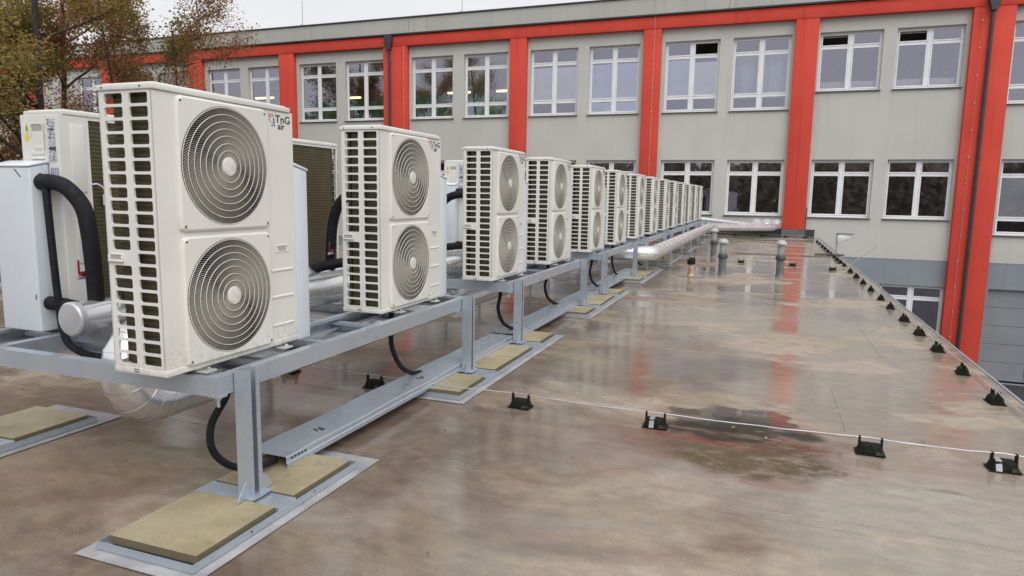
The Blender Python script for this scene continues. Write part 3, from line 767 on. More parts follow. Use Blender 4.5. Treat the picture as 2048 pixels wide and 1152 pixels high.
    P('rear_handle', MB().box(-D-.006, -D, W-.18, W-.085, .735, .775), MT['cream_end'], bevel=.003)
    P('rear_handle_recess', MB().box(-D-.008, -D-.0065, W-.175, W-.105, .742, .768), MT['recess'])
    # service end
    e = MB().box(-D, -.001, W-.010, W, .034, H-.031); P('end_sheet', e, MT['cream_end'], bevel=.003)
    P('seam_line', MB().box(-.2245, -.2225, W, W+.0008, .04, H-.035), MT['recess'])
    b = MB(); rounded_cell(b, None, 0, -.205, -.085, 1.07, 1.255, -.195, -.095, 1.085, 1.245, .016, .03, 4)
    b.add([(-.195,.03,1.085),(-.095,.03,1.085),(-.095,.004,1.16),(-.195,.004,1.16)], [(0,1,2,3)])
    b.v = [(x, W+.006-(y if y else 0)*.2, z) for x, y, z in b.v]
    b.box(-.205, -.085, W, W+.0055, 1.065, 1.085)
    P('grip_recess', b, MT['cream_end'], smooth=False)
    P('grip_shade', MB().prism([(W+.0012, 1.10), (W+.0032, 1.10), (W+.0012, 1.235)], 'x', -.193, -.097), MT['cream'])
    P('grip_hollow', MB().box(-.188, -.102, W+.0006, W+.0024, 1.205, 1.24), MT['recess'], bevel=.0006)
    P('pressed_shelf', MB().box(-.20, -.09, W, W+.012, 1.035, 1.050), MT['cream_end'], bevel=.005, seg=2)
    P('cable_cover', MB().prism([(-.19, .86), (-.11, .86), (-.105, .97), (-.09, 1.0), (-.19, 1.0)], 'y', W, W+.022), MT['cream_end'], bevel=.008, seg=2)
    P('rating_label', MB().box(-.295, -.235, W+.0004, W+.0014, 1.02, 1.275), LABELMAT)
    P('barcode_label', MB().box(-.305, -.238, W+.0004, W+.0014, .865, .985), BARMAT)
    P('notice_label', MB().box(-.078, -.008, W+.0004, W+.0012, 1.19, 1.275), MT['paper'])
    P('warning_triangle', MB().prism([(-.077, 1.20), (-.040, 1.20), (-.0585, 1.262)], 'y', W+.0013, W+.0022), MT['yellow'])
    P('warning_mark', MB().prism([(-.064, 1.21), (-.053, 1.21), (-.0585, 1.245)], 'y', W+.0023, W+.0030), MT['ink'])
    P('warning_dot', MB().lathe([(.021, W+.0004), (.021, W+.0012)], 16, (-.052, 0, 1.165), 'y'), MT['yellow'])
    # service side of the front
    P('service_handle', MB().box(0, .004, .775, .885, .527, .532).box(0, .004, .775, .885, .562, .567).box(0, .004, .775, .78, .532, .562).box(0, .004, .88, .885, .532, .562), bevel=.001)
    P('service_recess', MB().box(.0004, .0015, .80, .862, .535, .559), MT['recess'])
    rb = MB()
    for z in (.435, .285, .125): P('service_rib', MB().prism([(-.0005, z), (.006, z-.006), (.006, z-.012), (-.0005, z-.02)], 'y', .735, .915))
    P('panel_seam', MB().box(.0, .0007, .7245, .7265, .04, H-.035), MT['recess'])
    sc = MB()
    for cy, cz in FC:
        for sy in (-1, 1):
            for sz in (-1, 1): sc.lathe([(.006, .0195), (.006, .0215)], 8, (0, cy+sy*.280, cz+sz*.288), 'x')
    for x in (-.29, -.06): sc.lathe([(.005, -.0095), (.005, -.007)], 8, (x, 0, H-.017), 'y')
    stuff(P('screw', sc, MT['screw']))
    P('knockout', MB().box(-.20, -.165, -.0035, -.001, .022, .026).box(-.20, -.165, -.0035, -.001, .010, .014), MT['screw'])
    for y in (.22, .80):
        ft = MB().box(-D-.05, .055, y-.035, y+.035, -.020, -.014).box(-D+.01, -.012, y-.03, y+.03, -.014, 0).box(.02, .055, y-.035, y+.035, -.014, -.010)
        ft.lathe([(.010, -.014), (.010, .004)], 8, (.035, y, 0))
        P('foot', ft, MT['vent_cap'], bevel=.002)
    # emblem and lettering
    em_ = MB(); x0, x1 = .0006, .0014
    def stroke(pts, mb, wd=.0042):
        for (a, b_) in zip(pts[:-1], pts[1:]):
            d = Vector((b_[0]-a[0], b_[1]-a[1])).normalized(); nn = Vector((-d.y, d.x))*wd/2; d = d*wd*.5
            q = [(a[0]-d.x-nn.x, a[1]-d.y-nn.y), (b_[0]+d.x-nn.x, b_[1]+d.y-nn.y), (b_[0]+d.x+nn.x, b_[1]+d.y+nn.y), (a[0]-d.x+nn.x, a[1]-d.y+nn.y)]
            mb.prism(q, 'x', x0, x1)
    lx, lz = .752, 1.215
    mr = MB(); stroke([(lx+.018, lz+.022), (lx+.002, lz+.038), (lx+.002, lz+.064), (lx+.030, lz+.064), (lx+.036, lz+.056)], mr); stroke([(lx+.008, lz+.052), (lx+.026, lz+.052)], mr)
    P('logo_emblem', mr, MT['logo_red'])
    mb_ = MB(); stroke([(lx+.020, lz+.006), (lx+.045, lz+.006), (lx+.045, lz+.038), (lx+.036, lz+.048)], mb_); stroke([(lx+.030, lz+.018), (lx+.036, lz+.018), (lx+.036, lz+.042)], mb_)
    P('logo_emblem', mb_, MT['logo_blue'])
    for txt, yy, zz, sz, sxx in (('TnG', .803, 1.240, .058, 1.18), ('air', .822, 1.205, .050, 1.1)):
        me = text_mesh(txt, sz)
        me.transform(Matrix.Scale(sxx, 4, (1,0,0)))
        me.transform(Matrix(((0,0,1,.0010),(1,0,0,yy),(0,1,0,zz),(0,0,0,1))))
        link('logo_lettering', me, MT['ink'], U)
    return U
def mk_label(name, cell, dark, kind):
    m, t, p = newmat(name); n = N(t)
    v = n.coords((1,1,1))
    if kind == 'text':
        f = n.ramp(n.noise(n.coords((60, 1, 170)), 1., 2), .44, .50)
        g = n.ramp(n.noise(n.coords((8, 1, 26)), 1., 1), .40, .46)
        f = n.math('MULTIPLY', f, g)
    else:
        f = n.ramp(n.noise(n.coords((230, 1, 9)), 1., 1), .49, .53)
    c = n.mix(f, dark, (.60, .63, .70)); n.link(c, p.inputs['Base Color']); p.inputs['Roughness'].default_value = .45; return m
LABELMAT = mk_label('rating_label_print', 0, (.05, .05, .09), 'text')
BARMAT = mk_label('barcode_print', 0, (.16, .16, .34), 'bar')
U0 = make_unit()
XF, ZB = -2.562, .73
Y1 = [2.333+3.99*(i//2)+1.89*(i % 2) for i in range(14)]
far_skip = ('screw', 'knockout', 'panel_seam', 'seam_line', 'warning_mark', 'warning_dot', 'grip_hollow', 'grip_shade', 'handle_recess', 'rear_handle_recess', 'service_recess')
for i, y in enumerate(Y1):
    o = U0 if i == 0 else copy_tree(U0, skip=far_skip if i > 6 else ())
    o.location = (XF, y, ZB)
    o['group'] = 'cream two-fan heat pumps in the front row'
    o['label'] = ('cream two-fan heat pump nearest the camera, largest of the row facing right' if i == 0 else
                  'farthest cream heat pump, closest to the facade, in the right-facing row' if i == 13 else
                  f'{ORD[i]} cream two-fan heat pump from the camera in the right-facing row')
XB = -4.005
Y2 = [2.96+3.99*(i//2)+1.89*(i % 2) for i in range(14)]
for i, y in enumerate(Y2):
    o = copy_tree(U0, skip=far_skip if i > 3 else ())
    o.location = (XB-D, y+W, ZB); o.rotation_euler = (0, 0, math.pi)
    o['group'] = 'heat pumps in the rear row'
    o['label'] = ('cream heat pump at far left with stickers on its end and brown coil showing' if i == 0 else
                  f'{ORD[i]} heat pump from the camera in the rear row, coil side towards the pipes')

# ------------------------------------------------------------------ hydraulic boxes with black insulated pipes
def hydro_box(y_in, sgn, xa, xb, label, group, pipe_to):
    # y_in: the face against the heat pump, sgn: direction away from it
    o = empty('hydraulic_box', ((xa+xb)/2, y_in+sgn*.06, ZB-.02), label, 'hydraulic box', group)
    t = .125; y0, y1 = 0.003, t; ox = (xa+xb)/2
    def T(mb): mb.v = [(x-ox, sgn*(y)-sgn*.06, z-(ZB-.02)) for x, y, z in mb.v]; return mb
    body = MB().prism([(y0, ZB-.01), (y1, ZB-.01), (y1, ZB+.985), (y0, ZB+1.012)], 'x', xa, xb)
    link('casing', T(body).mesh('casing', .012, 3), MT['box'], o)
    lid = MB().prism([(y0, ZB+1.014), (y1+.006, ZB+.986), (y1+.006, ZB+.998), (y0, ZB+1.030)], 'x', xa-.004, xb+.004)
    link('sloping_lid', T(lid).mesh('sloping_lid', .004, 2), MT['boxlid'], o)
    return o
boxes = []
for i in range(14):
    lab = 'slim pale blue-grey box behind the '+('nearest' if i == 0 else ORD[i])+' right-facing heat pump'
    hydro_box(Y1[i]+W, 1, XF-.325, XF-.002, lab, 'slim boxes behind front-row heat pumps', None)
for i in range(14):
    lab = ('large pale blue-grey box at the left picture edge before the rear heat pump' if i == 0 else
           'slim pale blue-grey box before the '+ORD[i]+' rear-row heat pump')
    hydro_box(Y2[i], -1, -4.435, -4.10, lab, 'slim boxes before rear-row heat pumps', None)
PA = (-3.75, .84, .095); PB = (-3.30, .80, .115)
def ins_pipe(pts, r, label, group, valve=None):
    o = link('insulated_pipe', MB().tube(smooth_path(pts, 8), r, 16).mesh('insulated_pipe', smooth=True), MT['rubber'])
    tag(o, label, 'insulated pipe', group)
    for c, rr, h in ((pts[0], r*1.12, 0), ):
        pass
    if valve:
        vx, vy, vz = valve
        v = MB().box(vx-.006, vx+.006, vy-.05, vy-.04, vz-.045, vz+.035).box(vx-.015, vx+.015, vy-.04, vy, vz-.06, vz-.035)
        link('valve_lever', v.mesh('valve_lever', .004, 2), MT['red_valve'], o)
        link('valve_stem', MB().lathe([(.012, vy-.055), (.012, vy)], 10, (vx, 0, vz-.07), 'y').mesh('valve_stem'), MT['wire'], o)
    return o
grp = 'black insulated connection pipes'
for i in range(14):
    y = Y2[i]-.06; nm = 'nearest' if i == 0 else ORD[i]
    ins_pipe([(-4.13, y, 1.625), (-4.02, y, 1.63), (-3.90, y+.005, 1.60), (-3.80, y+.02, 1.50), (-3.765, y+.025, 1.38), (-3.755, y+.035, 1.15), (-3.755, y+.04, .905)], .046,
             f'thick black foam-clad pipe bending down from the {nm} rear-row box', grp, valve=(-3.80, y+.02, 1.14) if i < 4 else None)
    ins_pipe([(-4.13, y, .895), (-4.05, y, .893), (-3.95, y+.01, .885), (-3.83, y+.02, .865)], .042,
             f'short black foam-clad pipe low on the {nm} rear-row box', grp)
for i in range(14):
    y = Y1[i]+W+.07; nm = 'nearest' if i == 0 else ORD[i]
    ins_pipe([(-2.86, y, 1.60), (-3.1, y, 1.605), (-3.42, y, 1.59), (-3.58, y, 1.52), (-3.66, y, 1.38), (-3.69, y-.01, 1.18), (-3.70, y-.02, .90)], .046,
             f'thick black foam-clad pipe bending down behind the {nm} right-facing heat pump', grp, valve=(-3.66, y-.04, 1.12) if i < 4 else None)
    ins_pipe([(-2.86, y, .96), (-3.1, y, .96), (-3.3, y-.05, 1.0), (-3.55, y-.18, .97), (-3.72, y-.25, .92)], .042,
             f'thinner black pipe sloping from the {nm} right-facing heat pump to the silver pipes', grp)
# corrugated hose from the rear unit service cover down past the box
hp = [(-4.18, 2.945, 1.60), (-4.15, 2.92, 1.655), (-4.10, 2.90, 1.66), (-4.05, 2.89, 1.62), (-4.03, 2.88, 1.50), (-4.01, 2.88, 1.1), (-3.99, 2.88, .82), (-3.975, 2.88, .73), (-3.93, 2.88, .655), (-3.82, 2.88, .61), (-3.66, 2.88, .60), (-3.5, 2.88, .60)]
tag(link('corrugated_hose', MB().tube(smooth_path(hp, 10), .021, 12).mesh('corrugated_hose', smooth=True), MT['rubber']),
    'thin black hose dropping beside the left-edge box below the steel frame', 'hose')
# capillary sensor cable with white clip on the rear coil
b = MB(); b.tube(smooth_path([(-3.999, 3.155, 1.62), (-3.985, 3.18, 1.622), (-3.98, 3.215, 1.60), (-3.985, 3.235, 1.56)], 6), .005, 6); b.box(-3.995, -3.98, 3.22, 3.255, 1.49, 1.56)
tag(link('sensor_clip', b.mesh('sensor_clip'), MT['paper']), 'small white clip with grey lead on the brown coil at left', 'sensor')
# cable ties
for i, q in enumerate(([(-4.16, 2.79, 1.70), (-4.10, 2.78, 1.655)], [(-4.10, 2.82, .955), (-4.075, 2.80, .93)])):
    tag(link('cable_tie', MB().tube(q, .003, 5).mesh('cable_tie'), MT['black']), ['black cable tie tail above the upper pipe on the left-edge box', 'black cable tie tail above the lower pipe on the left-edge box'][i], 'cable tie', 'cable ties')

# ------------------------------------------------------------------ silver pipes
def jacket(name, pts, r, label, bands=1.0, rads=None):
    rads = rads or [r]*len(pts)
    o = link(name, MB().tube(pts, r, 32, rads=rads).mesh(name, smooth=True, angle=60), MT['silver'])
    tag(o, label, 'pipe', 'silver jacketed pipes')
    P = [Vector(p) for p in pts]
    def band(q, d, rr):
        bd = MB().tube([q-d*.010, q-d*.009, q+d*.009, q+d*.010], rr, 32, cap=False, rads=[rr+.0002, rr+.0020, rr+.0020, rr+.0002])
        link('seam_band', bd.mesh('seam_band', smooth=True), MT['silver'], o)
    for k in range(len(P)-1):
        a, c = P[k], P[k+1]; L = (c-a).length; d = (c-a).normalized()
        n = int(L/bands)
        for m in range(1, n): band(a+d*(m*L/n), d, rads[k])
        if k:
            d0 = (P[k]-P[k-1]).normalized(); t = d0+d
            band(a, t.normalized(), rads[k])
    return o
oA = jacket('silver_pipe', [(PA[0], 2.77, PA[1]), (PA[0], 28.9, PA[1])], PA[2], 'slim silver pipe with round end cap lying between the two heat pump rows')
cp = MB().lathe([(PA[2]+.006, 2.80), (PA[2]+.006, 2.768), (PA[2]-.004, 2.758), (.02, 2.756)], 32, (PA[0], 0, PA[1]), 'y'); link('end_cap', cp.mesh('end_cap', smooth=True), MT['wire'], oA)
x_ = PB[0]; zl = .40; rv = .20; zc = zl+rv
pB = [(x_, 28.6, PB[1]), (x_, 2.94, PB[1])]; rB = [.105, .105]
for k in range(1, 5):
    t = math.pi/2*k/4; pB.append((x_, 2.94-rv*math.sin(t), zc+(PB[1]-zc)*math.cos(t))); rB.append(.105+.03*k/4)
for k in range(1, 5):
    t = math.pi/2*k/4; pB.append((x_, 2.94-rv*math.cos(t), zc-rv*math.sin(t))); rB.append(.135+.012*k/4)
pB.append((x_, 13.9, zl)); rB.append(.147)
for k in range(1, 4):
    t = math.pi/2*k/3; pB.append((x_+.25*(1-math.cos(t)), 13.9+.25*math.sin(t), zl+.01*k)); rB.append(.147)
pB.append((-2.45, 14.15, .44)); rB.append(.15)
for k in range(1, 4):
    t = math.pi/2*k/3; pB.append((-2.45+.25*math.sin(t), 14.15+.25*(1-math.cos(t)), .44)); rB.append(.15)
pB += [(-2.20, 28.3, .44), (-2.13, 28.6, .44), (-1.95, 28.85, .435), (.02, 30.95, .40), (.20, 31.12, .40), (.33, 31.35, .42), (.36, 31.78, .48)]; rB += [.15]*4+[.145, .14, .13]
jacket('silver_pipe', pB, .15, 'thick silver pipe that dips under the frames and bends out beside the far ballast slabs', .62, rads=rB)
jacket('silver_pipe', [(PA[0], 28.9, PA[1]), (PA[0]+.1, 29.3, PA[1]), (-3.2, 29.7, .78), (-.6, 31.2, .47), (-.46, 31.4, .48), (-.46, 31.79, .50)], .09, 'silver pipe slanting down from the row end to the wall collars', 1.2)
jacket('silver_pipe', [(-3.45, 29.2, .55), (-3.2, 30.0, .50), (-.25, 31.1, .36), (-.04, 31.4, .42), (-.04, 31.79, .50)], .085, 'lower silver pipe beside the wall behind the thick silver pipe', 1.2)
# thin pipe stands under the long outside pipe
for i, y in enumerate((16.2, 18.4, 20.6, 22.8, 25.0, 27.2)):
    b = MB()
    for x in (-2.34, -2.06): b.tube([(x, y, .02), (x, y, .47)], .010, 6)
    b.box(-2.38, -2.02, y-.02, y+.02, .272, .298); b.box(-2.42, -1.98, y-.06, y+.06, .004, .022)
    tag(link('pipe_stand', b.mesh('pipe_stand'), MT['galv']), f'{ORD[i]} threaded-rod stand under the outside silver pipe, counted from the camera', 'pipe stand', 'pipe stands')

# ------------------------------------------------------------------ steel frames, ballast, slabs
gv = MT['galv']
def channel(mb, axis, a, b, u0, u1, z0, z1, open_dir, t=.006):
    # C profile along axis; cross extent u0..u1 and z0..z1, open towards +1/-1 in u
    def bx(p0, p1, q0, q1):
        if axis == 'y': mb.box(p0, p1, a, b, q0, q1)
        else: mb.box(a, b, p0, p1, q0, q1)
    if open_dir < 0: bx(u1-t, u1, z0, z1); bx(u0, u1-t, z1-t, z1); bx(u0, u1-t, z0, z0+t); bx(u0, u0+t, z1-.02, z1-t); bx(u0, u0+t, z0+t, z0+.02)
    else: bx(u0, u0+t, z0, z1); bx(u0+t, u1, z1-t, z1); bx(u0+t, u1, z0, z0+t); bx(u1-t, u1, z1-.02, z1-t); bx(u1-t, u1, z0+t, z0+.02)
    return mb
def make_frame(k):
    y0, y1 = 2.49, 5.44
    F = empty('steel_frame', (-3.44, y0, 0), '', 'steel frame', 'galvanised frames under the heat pumps')
    off = Vector((-3.44, y0, 0))
    def P(name, mb, par=None, **kw):
        mb.v = [(x-off.x, y-off.y, z-off.z) for x, y, z in mb.v]
        return link(name, mb.mesh(name, **kw), gv, par or F)
    zt, zb_ = .704, .608
    P('rail', channel(MB(), 'y', y0+.0605, y1-.0605, -2.485, -2.425, zb_, zt, -1))
    P('rail', channel(MB(), 'y', y0+.0605, y1-.0605, -4.52, -4.46, zb_, zt, 1))
    P('inner_rail', channel(MB(), 'y', y0+.064, y1-.064, -2.93, -2.87, zb_, zt-.001, 1))
    P('inner_rail', channel(MB(), 'y', y0+.064, y1-.064, -4.07, -4.01, zb_, zt-.001, -1))
    P('cross_beam', channel(MB(), 'x', -4.519, -2.431, y0, y0+.06, zb_, zt, 1).box(-2.431, -2.425, y0, y0+.06, zb_, zt))
    P('cross_beam', channel(MB(), 'x', -4.519, -2.431, y1-.06, y1, zb_, zt, -1).box(-2.431, -2.425, y1-.06, y1, zb_, zt))
    for y in (2.97, 3.50, 4.10, 4.72):
        P('cross_beam', channel(MB(), 'x', -4.455, -2.49, y, y+.06, .575, .668, -1))
    for x, s in ((-2.42, 1), (-4.525, -1)):
        for py in (2.645, 5.345):
            m = MB(); w_ = .08; xa, xb = (x, x+w_) if s > 0 else (x-w_, x); t = .006; ya, yb = py-.043, py+.043
            m.box(xa, xa+t, ya+t, yb-t, .075, .722) if s > 0 else m.box(xb-t, xb, ya+t, yb-t, .075, .722)
            m.box(xa, xb, ya, ya+t, .075, .722); m.box(xa, xb, yb-t, yb, .075, .722)
            if s > 0: m.box(xb-t, xb, ya+t, ya+.026, .075, .722); m.box(xb-t, xb, yb-.026, yb-t, .075, .722)
            else: m.box(xa, xa+t, ya+t, ya+.026, .075, .722); m.box(xa, xa+t, yb-.026, yb-t, .075, .722)
            post = P('post', m)
            gs = MB()
            for sg in (-1, 1):
                ye = ya if sg < 0 else yb
                q = [(ye, .072), (ye+sg*.085, .072), (ye+sg*.085, .085), (ye+sg*.02, .16), (ye, .16)]
                gs.prism(q if sg > 0 else q[::-1], 'x', xb-.012, xb-.006)
            gs.box(xa-.03, xb+.03, ya-.03, yb+.03, .066, .075)
            P('gusset', gs, post)
            bl = MB(); xc = x-.03*s
            bl.tube([(xc-.0*s, py-.12, .55), (xc, py-.12, .612)], .008, 8); bl.lathe([(.016, .585), (.016, .600)], 6, (xc, py-.12, 0)); bl.box(xc-.03, xc+.03, py-.15, py-.09, .600, .611)
            P('clamp_bolt', bl, post)
    return F
F0 = make_frame(0)
for k in range(7):
    o = F0 if k == 0 else copy_tree(F0)
    o.location = (-3.44, 2.49+3.99*k, 0)
    o['label'] = 'galvanised steel frame nearest the camera, carrying the biggest heat pumps' if k == 0 else f'{ORD[k]} galvanised steel frame from the camera, on posts under the heat pumps'
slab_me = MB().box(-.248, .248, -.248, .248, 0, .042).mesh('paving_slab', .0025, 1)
def ballast(idx, xc, slabs, y0, y1, side):
    nm = 'nearest' if idx == 0 else ORD[idx]; sd_ = 'right' if side > 0 else 'left'
    m = MB().box(xc-.335, xc+.33, y0-.06, y1+.16, .005, .008)
    tag(link('protection_mat', m.mesh('protection_mat'), MT['mat']), f'light grey protection mat under the {nm} ballast frame on the {sd_} side', 'mat', 'protection mats')
    o = empty('ballast_frame', (xc, y0, .011), f'low galvanised ballast frame, {nm} on the {sd_} side of the heat pumps', 'ballast frame', 'ballast frames')
    L = y1-y0; b = MB(); t = .005; hw = .275
    b.box(-hw, -hw+t, 0, L, 0, .036); b.box(hw-t, hw, 0, L, 0, .036); b.box(-hw+t, hw-t, 0, t, 0, .036); b.box(-hw+t, hw-t, L-t, L, 0, .036)
    b.box(-hw+t, -hw+.045, t, L-t, 0, .004); b.box(hw-.045, hw-t, t, L-t, 0, .004)
    link('angle_rim', b.mesh('angle_rim'), gv, o)
    ys = sorted(slabs); cb = MB()
    for a, c in zip(ys[:-1], ys[1:]):
        if c-a > .56:
            g0, g1 = a+.252-y0, c-.252-y0
            cb = MB().box(-hw+t, hw-t, g0+.002, g0+.006, .005, .046); cb.box(-hw+t, hw-t, g1-.006, g1-.002, .005, .046); cb.box(-hw+t, hw-t, g0+.006, g1-.006, .026, .044); link('cross_angle', cb.mesh('cross_angle'), gv, o)
    for yy in (.35, L-.4):
        hl = MB().lathe([(.007, hw*side+.0004*side), (.007, hw*side+.0008*side)], 8, (0, yy, .020), 'x')
        link('bolt_hole', hl.mesh('bolt_hole'), MT['screw'], o)
    for j, y in enumerate(ys):
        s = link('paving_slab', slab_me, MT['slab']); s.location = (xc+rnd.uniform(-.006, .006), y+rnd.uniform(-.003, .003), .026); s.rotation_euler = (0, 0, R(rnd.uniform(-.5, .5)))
        tag(s, f'beige concrete slab, {ORD[j] if j else "nearest"} on the {nm} ballast frame of the {sd_} side', 'paving slab', 'beige ballast slabs')
for side, xc in ((1, -2.425), (-1, -4.505)):
    ballast(0, xc, [2.325, 2.965], 2.035, 3.255, side)
    for k in range(7):
        yb_ = 3.99*k; sl_ = [4.97+yb_, 5.72+yb_, 6.225+yb_, 6.99+yb_] if k < 6 else [4.97+yb_, 5.72+yb_]
        ballast(k+1, xc, sl_, sl_[0]-.29, sl_[-1]+.29, side)

# ------------------------------------------------------------------ cable tray covers and hoses
trays = [(2.98, 6.66, -2.562, 0.), (6.68, 10.4, -2.565, 0.), (10.42, 14.0, -2.58, .0)]
for i, (a, c, x, _) in enumerate(trays):
    o = empty('cable_tray', (x, a, .066), ['galvanised cable tray cover nearest the camera, handwritten 15 and 14 on top', 'second galvanised cable tray cover from the camera, behind the posts', 'third galvanised cable tray cover, near the silver elbow'][i], 'cable tray', 'cable tray covers')
    L = c-a; b = MB(); hw = .134
    nseg = 14; vs = []; fs = []
    prof = [(-hw-.012, 0), (-hw-.012, .006), (-hw, .006), (-hw, .060), (-hw+.004, .064), (hw-.004, .064), (hw, .060), (hw, .030), (hw+.006, .026), (hw+.006, .0)]
    for j in range(nseg+1):
        yy = L*j/nseg; wob = .004*math.sin(j*1.7+i)
        for (px, pz) in prof: vs.append((px, yy, pz+(wob if pz > .03 else 0)))
    m_ = len(prof)
    for j in range(nseg):
        for q in range(m_-1): fs.append((j*m_+q, (j+1)*m_+q, (j+1)*m_+q+1, j*m_+q+1))
    b.add(vs, fs); link('cover', b.mesh('cover'), gv, o)
    sl_ = MB()
    for j in range(5):
        for base in (.04, ): sl_.box(hw+.0002, hw+.0012, base+j*.03, base+j*.03+.018, .040, .050)
    link('slot', sl_.mesh('slot'), MT['dark'], o)
    sl_ = MB()
    for j in range(5): sl_.box(hw+.0002, hw+.0012, L-.25+j*.03, L-.25+j*.03+.018, .040, .050)
    link('slot', sl_.mesh('slot'), MT['dark'], o)
    for txt, yy in ((('15', .40), ('14', 1.72)) if i == 0 else (('13', .4),)):
        if i: continue
        me = text_mesh(txt, .075); me.transform(Matrix.Rotation(R(62), 4, 'Z')); me.transform(Matrix.Translation((.03, yy, .0685)))
        link('handwriting', me, MT['ink'], o)
for i in range(12):
    y = Y1[i]+.30; dx = rnd.uniform(-.02, .02)
    hp = [(-2.50, y, .70), (-2.50, y+.0, .58), (-2.56+dx, y-.03, .42), (-2.57+dx, y-.02, .28), (-2.53+dx, y+.06, .17), (-2.50, y+.2, .12), (-2.51, y+.36, .10)]
    if i: hp = [(-2.58, y, .70), (-2.585, y, .55), (-2.60+dx, y+.02, .40), (-2.585+dx, y+.12, .24), (-2.56, y+.28, .15), (-2.55, y+.42, .12)]
    if i % 2: hp = [(x_-.08, y_, z_) for x_, y_, z_ in hp]
    o = link('corrugated_hose', MB().tube(smooth_path(hp, 8), .019, 12).mesh('corrugated_hose', smooth=True), MT['rubber'])
    tag(o, f'black hose hanging from the {"nearest" if i == 0 else ORD[i]} right-facing heat pump to the cable tray', 'hose', 'hanging black hoses')

# ------------------------------------------------------------------ lightning conductor wire and holders
def make_holder():
    o = empty('wire_holder', (0,0,0), 'x', 'wire holder', 'roof conductor holders')
    b = MB(); vs = []
    # pyramid-like ballast block along X
    lo = [(-.085,-.062,.008),(.085,-.062,.008),(.085,.062,.008),(-.085,.062,.008)]; hi_ = [(-.064,-.044,.064),(.064,-.044,.064),(.064,.044,.064),(-.064,.044,.064)]
    b.add(lo+hi_, [(0,3,2,1),(4,5,6,7),(0,1,5,4),(1,2,6,5),(2,3,7,6),(3,0,4,7)])
    link('ballast_block', b.mesh('ballast_block', .006, 2), MT['black'], o)
    link('foot_plate', MB().box(-.098, .098, -.072, .072, .002, .008).mesh('foot_plate', .003), MT['black'], o)
    for s in (-1, 1):
        f = MB(); x = s*.072
        f.prism([(-.034, .008), (.034, .008), (.017, .075), (.016, .110), (.009, .110), (.006, .096), (-.006, .096), (-.009, .110), (-.016, .110), (-.017, .075)], 'x', x-.007, x+.007)
        link('fork', f.mesh('fork', .002), MT['black'], o)
    link('moss', MB().add([(.03,-.075,.012),(.075,-.073,.014),(.088,-.04,.02),(.06,-.052,.034),(.035,-.055,.03)], [(0,1,2,3,4)]).mesh('moss'), MOSS, o)
    return o
MOSS = simple('moss', (.025, .042, .009), .9, var=.4, scale=30)
H0 = make_holder(); first = True
def holder(x, y, rz, label, tilt=0):
    global first
    o = H0 if first else copy_tree(H0); first = False
    o.location = (x, y, .002); o.rotation_euler = (0, 0, rz); o.scale = (.88, .88, .97); o['label'] = label; o['group'] = 'roof conductor holders'; return o
near = [(-3.9, 4.87), (-2.96, 4.76), (-1.67, 4.74), (-.65, 4.69), (.70, 4.72), (1.42, 4.73)]
nl = ['black wire holder under the steel frame, farther from the tray', 'black wire holder just behind the cable tray under the frame', 'black wire holder on the near cross wire beside the second ballast slabs',
      'black wire holder standing in the stained puddle with a grey strap', 'black wire holder on the near cross wire right of the stained puddle', 'black wire holder with a pale strap where the near cross wire nears the right edge']
for (x, y), l in zip(near, nl): o = holder(x, y, R(rnd.uniform(-4, 4)), l)
for (x, y, dx) in ((-.65, 4.69, -.02), (1.42, 4.73, -.035)):
    b = MB().prism([(-.066, .008), (-.034, .066), (.034, .066), (.066, .008), (.060, .006), (.030, .060), (-.030, .060), (-.060, .006)][::-1], 'x', dx-.016, dx+.016)
    b.v = [(a+x, c+y, d+.003) for a, c, d in b.v]
    tag(link('strap', b.mesh('strap'), MT['mat']), 'pale strap over the wire holder '+('in the stained puddle' if dx > -.03 else 'near the right roof edge'), 'strap', 'straps')
ey = [5.35, 6.35, 7.34, 8.36, 9.31, 10.31, 11.44, 12.37, 13.55, 14.65, 15.74, 16.86, 18.2, 19.1, 20.0, 20.9, 22.0, 23.1, 24.3, 25.5, 26.8, 28.2]
for i, y in enumerate(ey):
    hq = holder(1.80, y, R(90+rnd.uniform(-7, 7)), ('nearest' if i == 0 else ORD[i])+' black wire holder from the camera along the right roof edge'); hq.scale = (.85, .8, .95)
farh = [(-1.77, 18.15), (-.56, 17.95), (.63, 17.79), (1.46, 17.12)]
for i, (x, y) in enumerate(farh): holder(x, y, R(rnd.uniform(-4, 4)), ['leftmost', 'second from left', 'third from left', 'rightmost'][i]+' black wire holder on the far cross wire among the vent pipes')
for i, x in enumerate((-1.3, -.2, .75, 1.5)): holder(x, 31.2-.4*(x > 1), 0, ['leftmost', 'second from left', 'third from left', 'rightmost'][i]+' black wire holder at the foot of the facade')
def wire(pts, sag, label):
    out = []
    for a, c in zip(pts[:-1], pts[1:]):
        a, c = Vector(a), Vector(c)
        for k in range(8):
            t = k/8; q = a.lerp(c, t); q.z -= sag*2.2*t*(1-t)*(.7+.6*rnd.random()); out.append(q)
    out.append(Vector(pts[-1]))
    o = link('conductor_wire', MB().tube(out, .0044, 6).mesh('conductor_wire', smooth=True), MT['wire']); tag(o, label, 'wire', 'roof conductor wires')
wire([(-5.4, 4.95, .1)]+[(x, y, .104) for x, y in near]+[(1.79, 4.74, .104)], .018, 'thin pale conductor wire crossing the roof in the foreground')
wire([(1.80, 3.8, .104)]+[(1.80, y, .104) for y in ey]+[(1.8, 29.6, .1), (1.55, 30.9, .1), (-.2, 31.2, .1), (-2, 31.25, .1)], .012, 'thin pale conductor wire running along the right roof edge')
wire([(-2.6, 18.25, .1)]+[(x, y, .104) for x, y in farh]+[(1.8, 17.05, .104)], .012, 'thin conductor wire crossing the roof among the vent pipes')
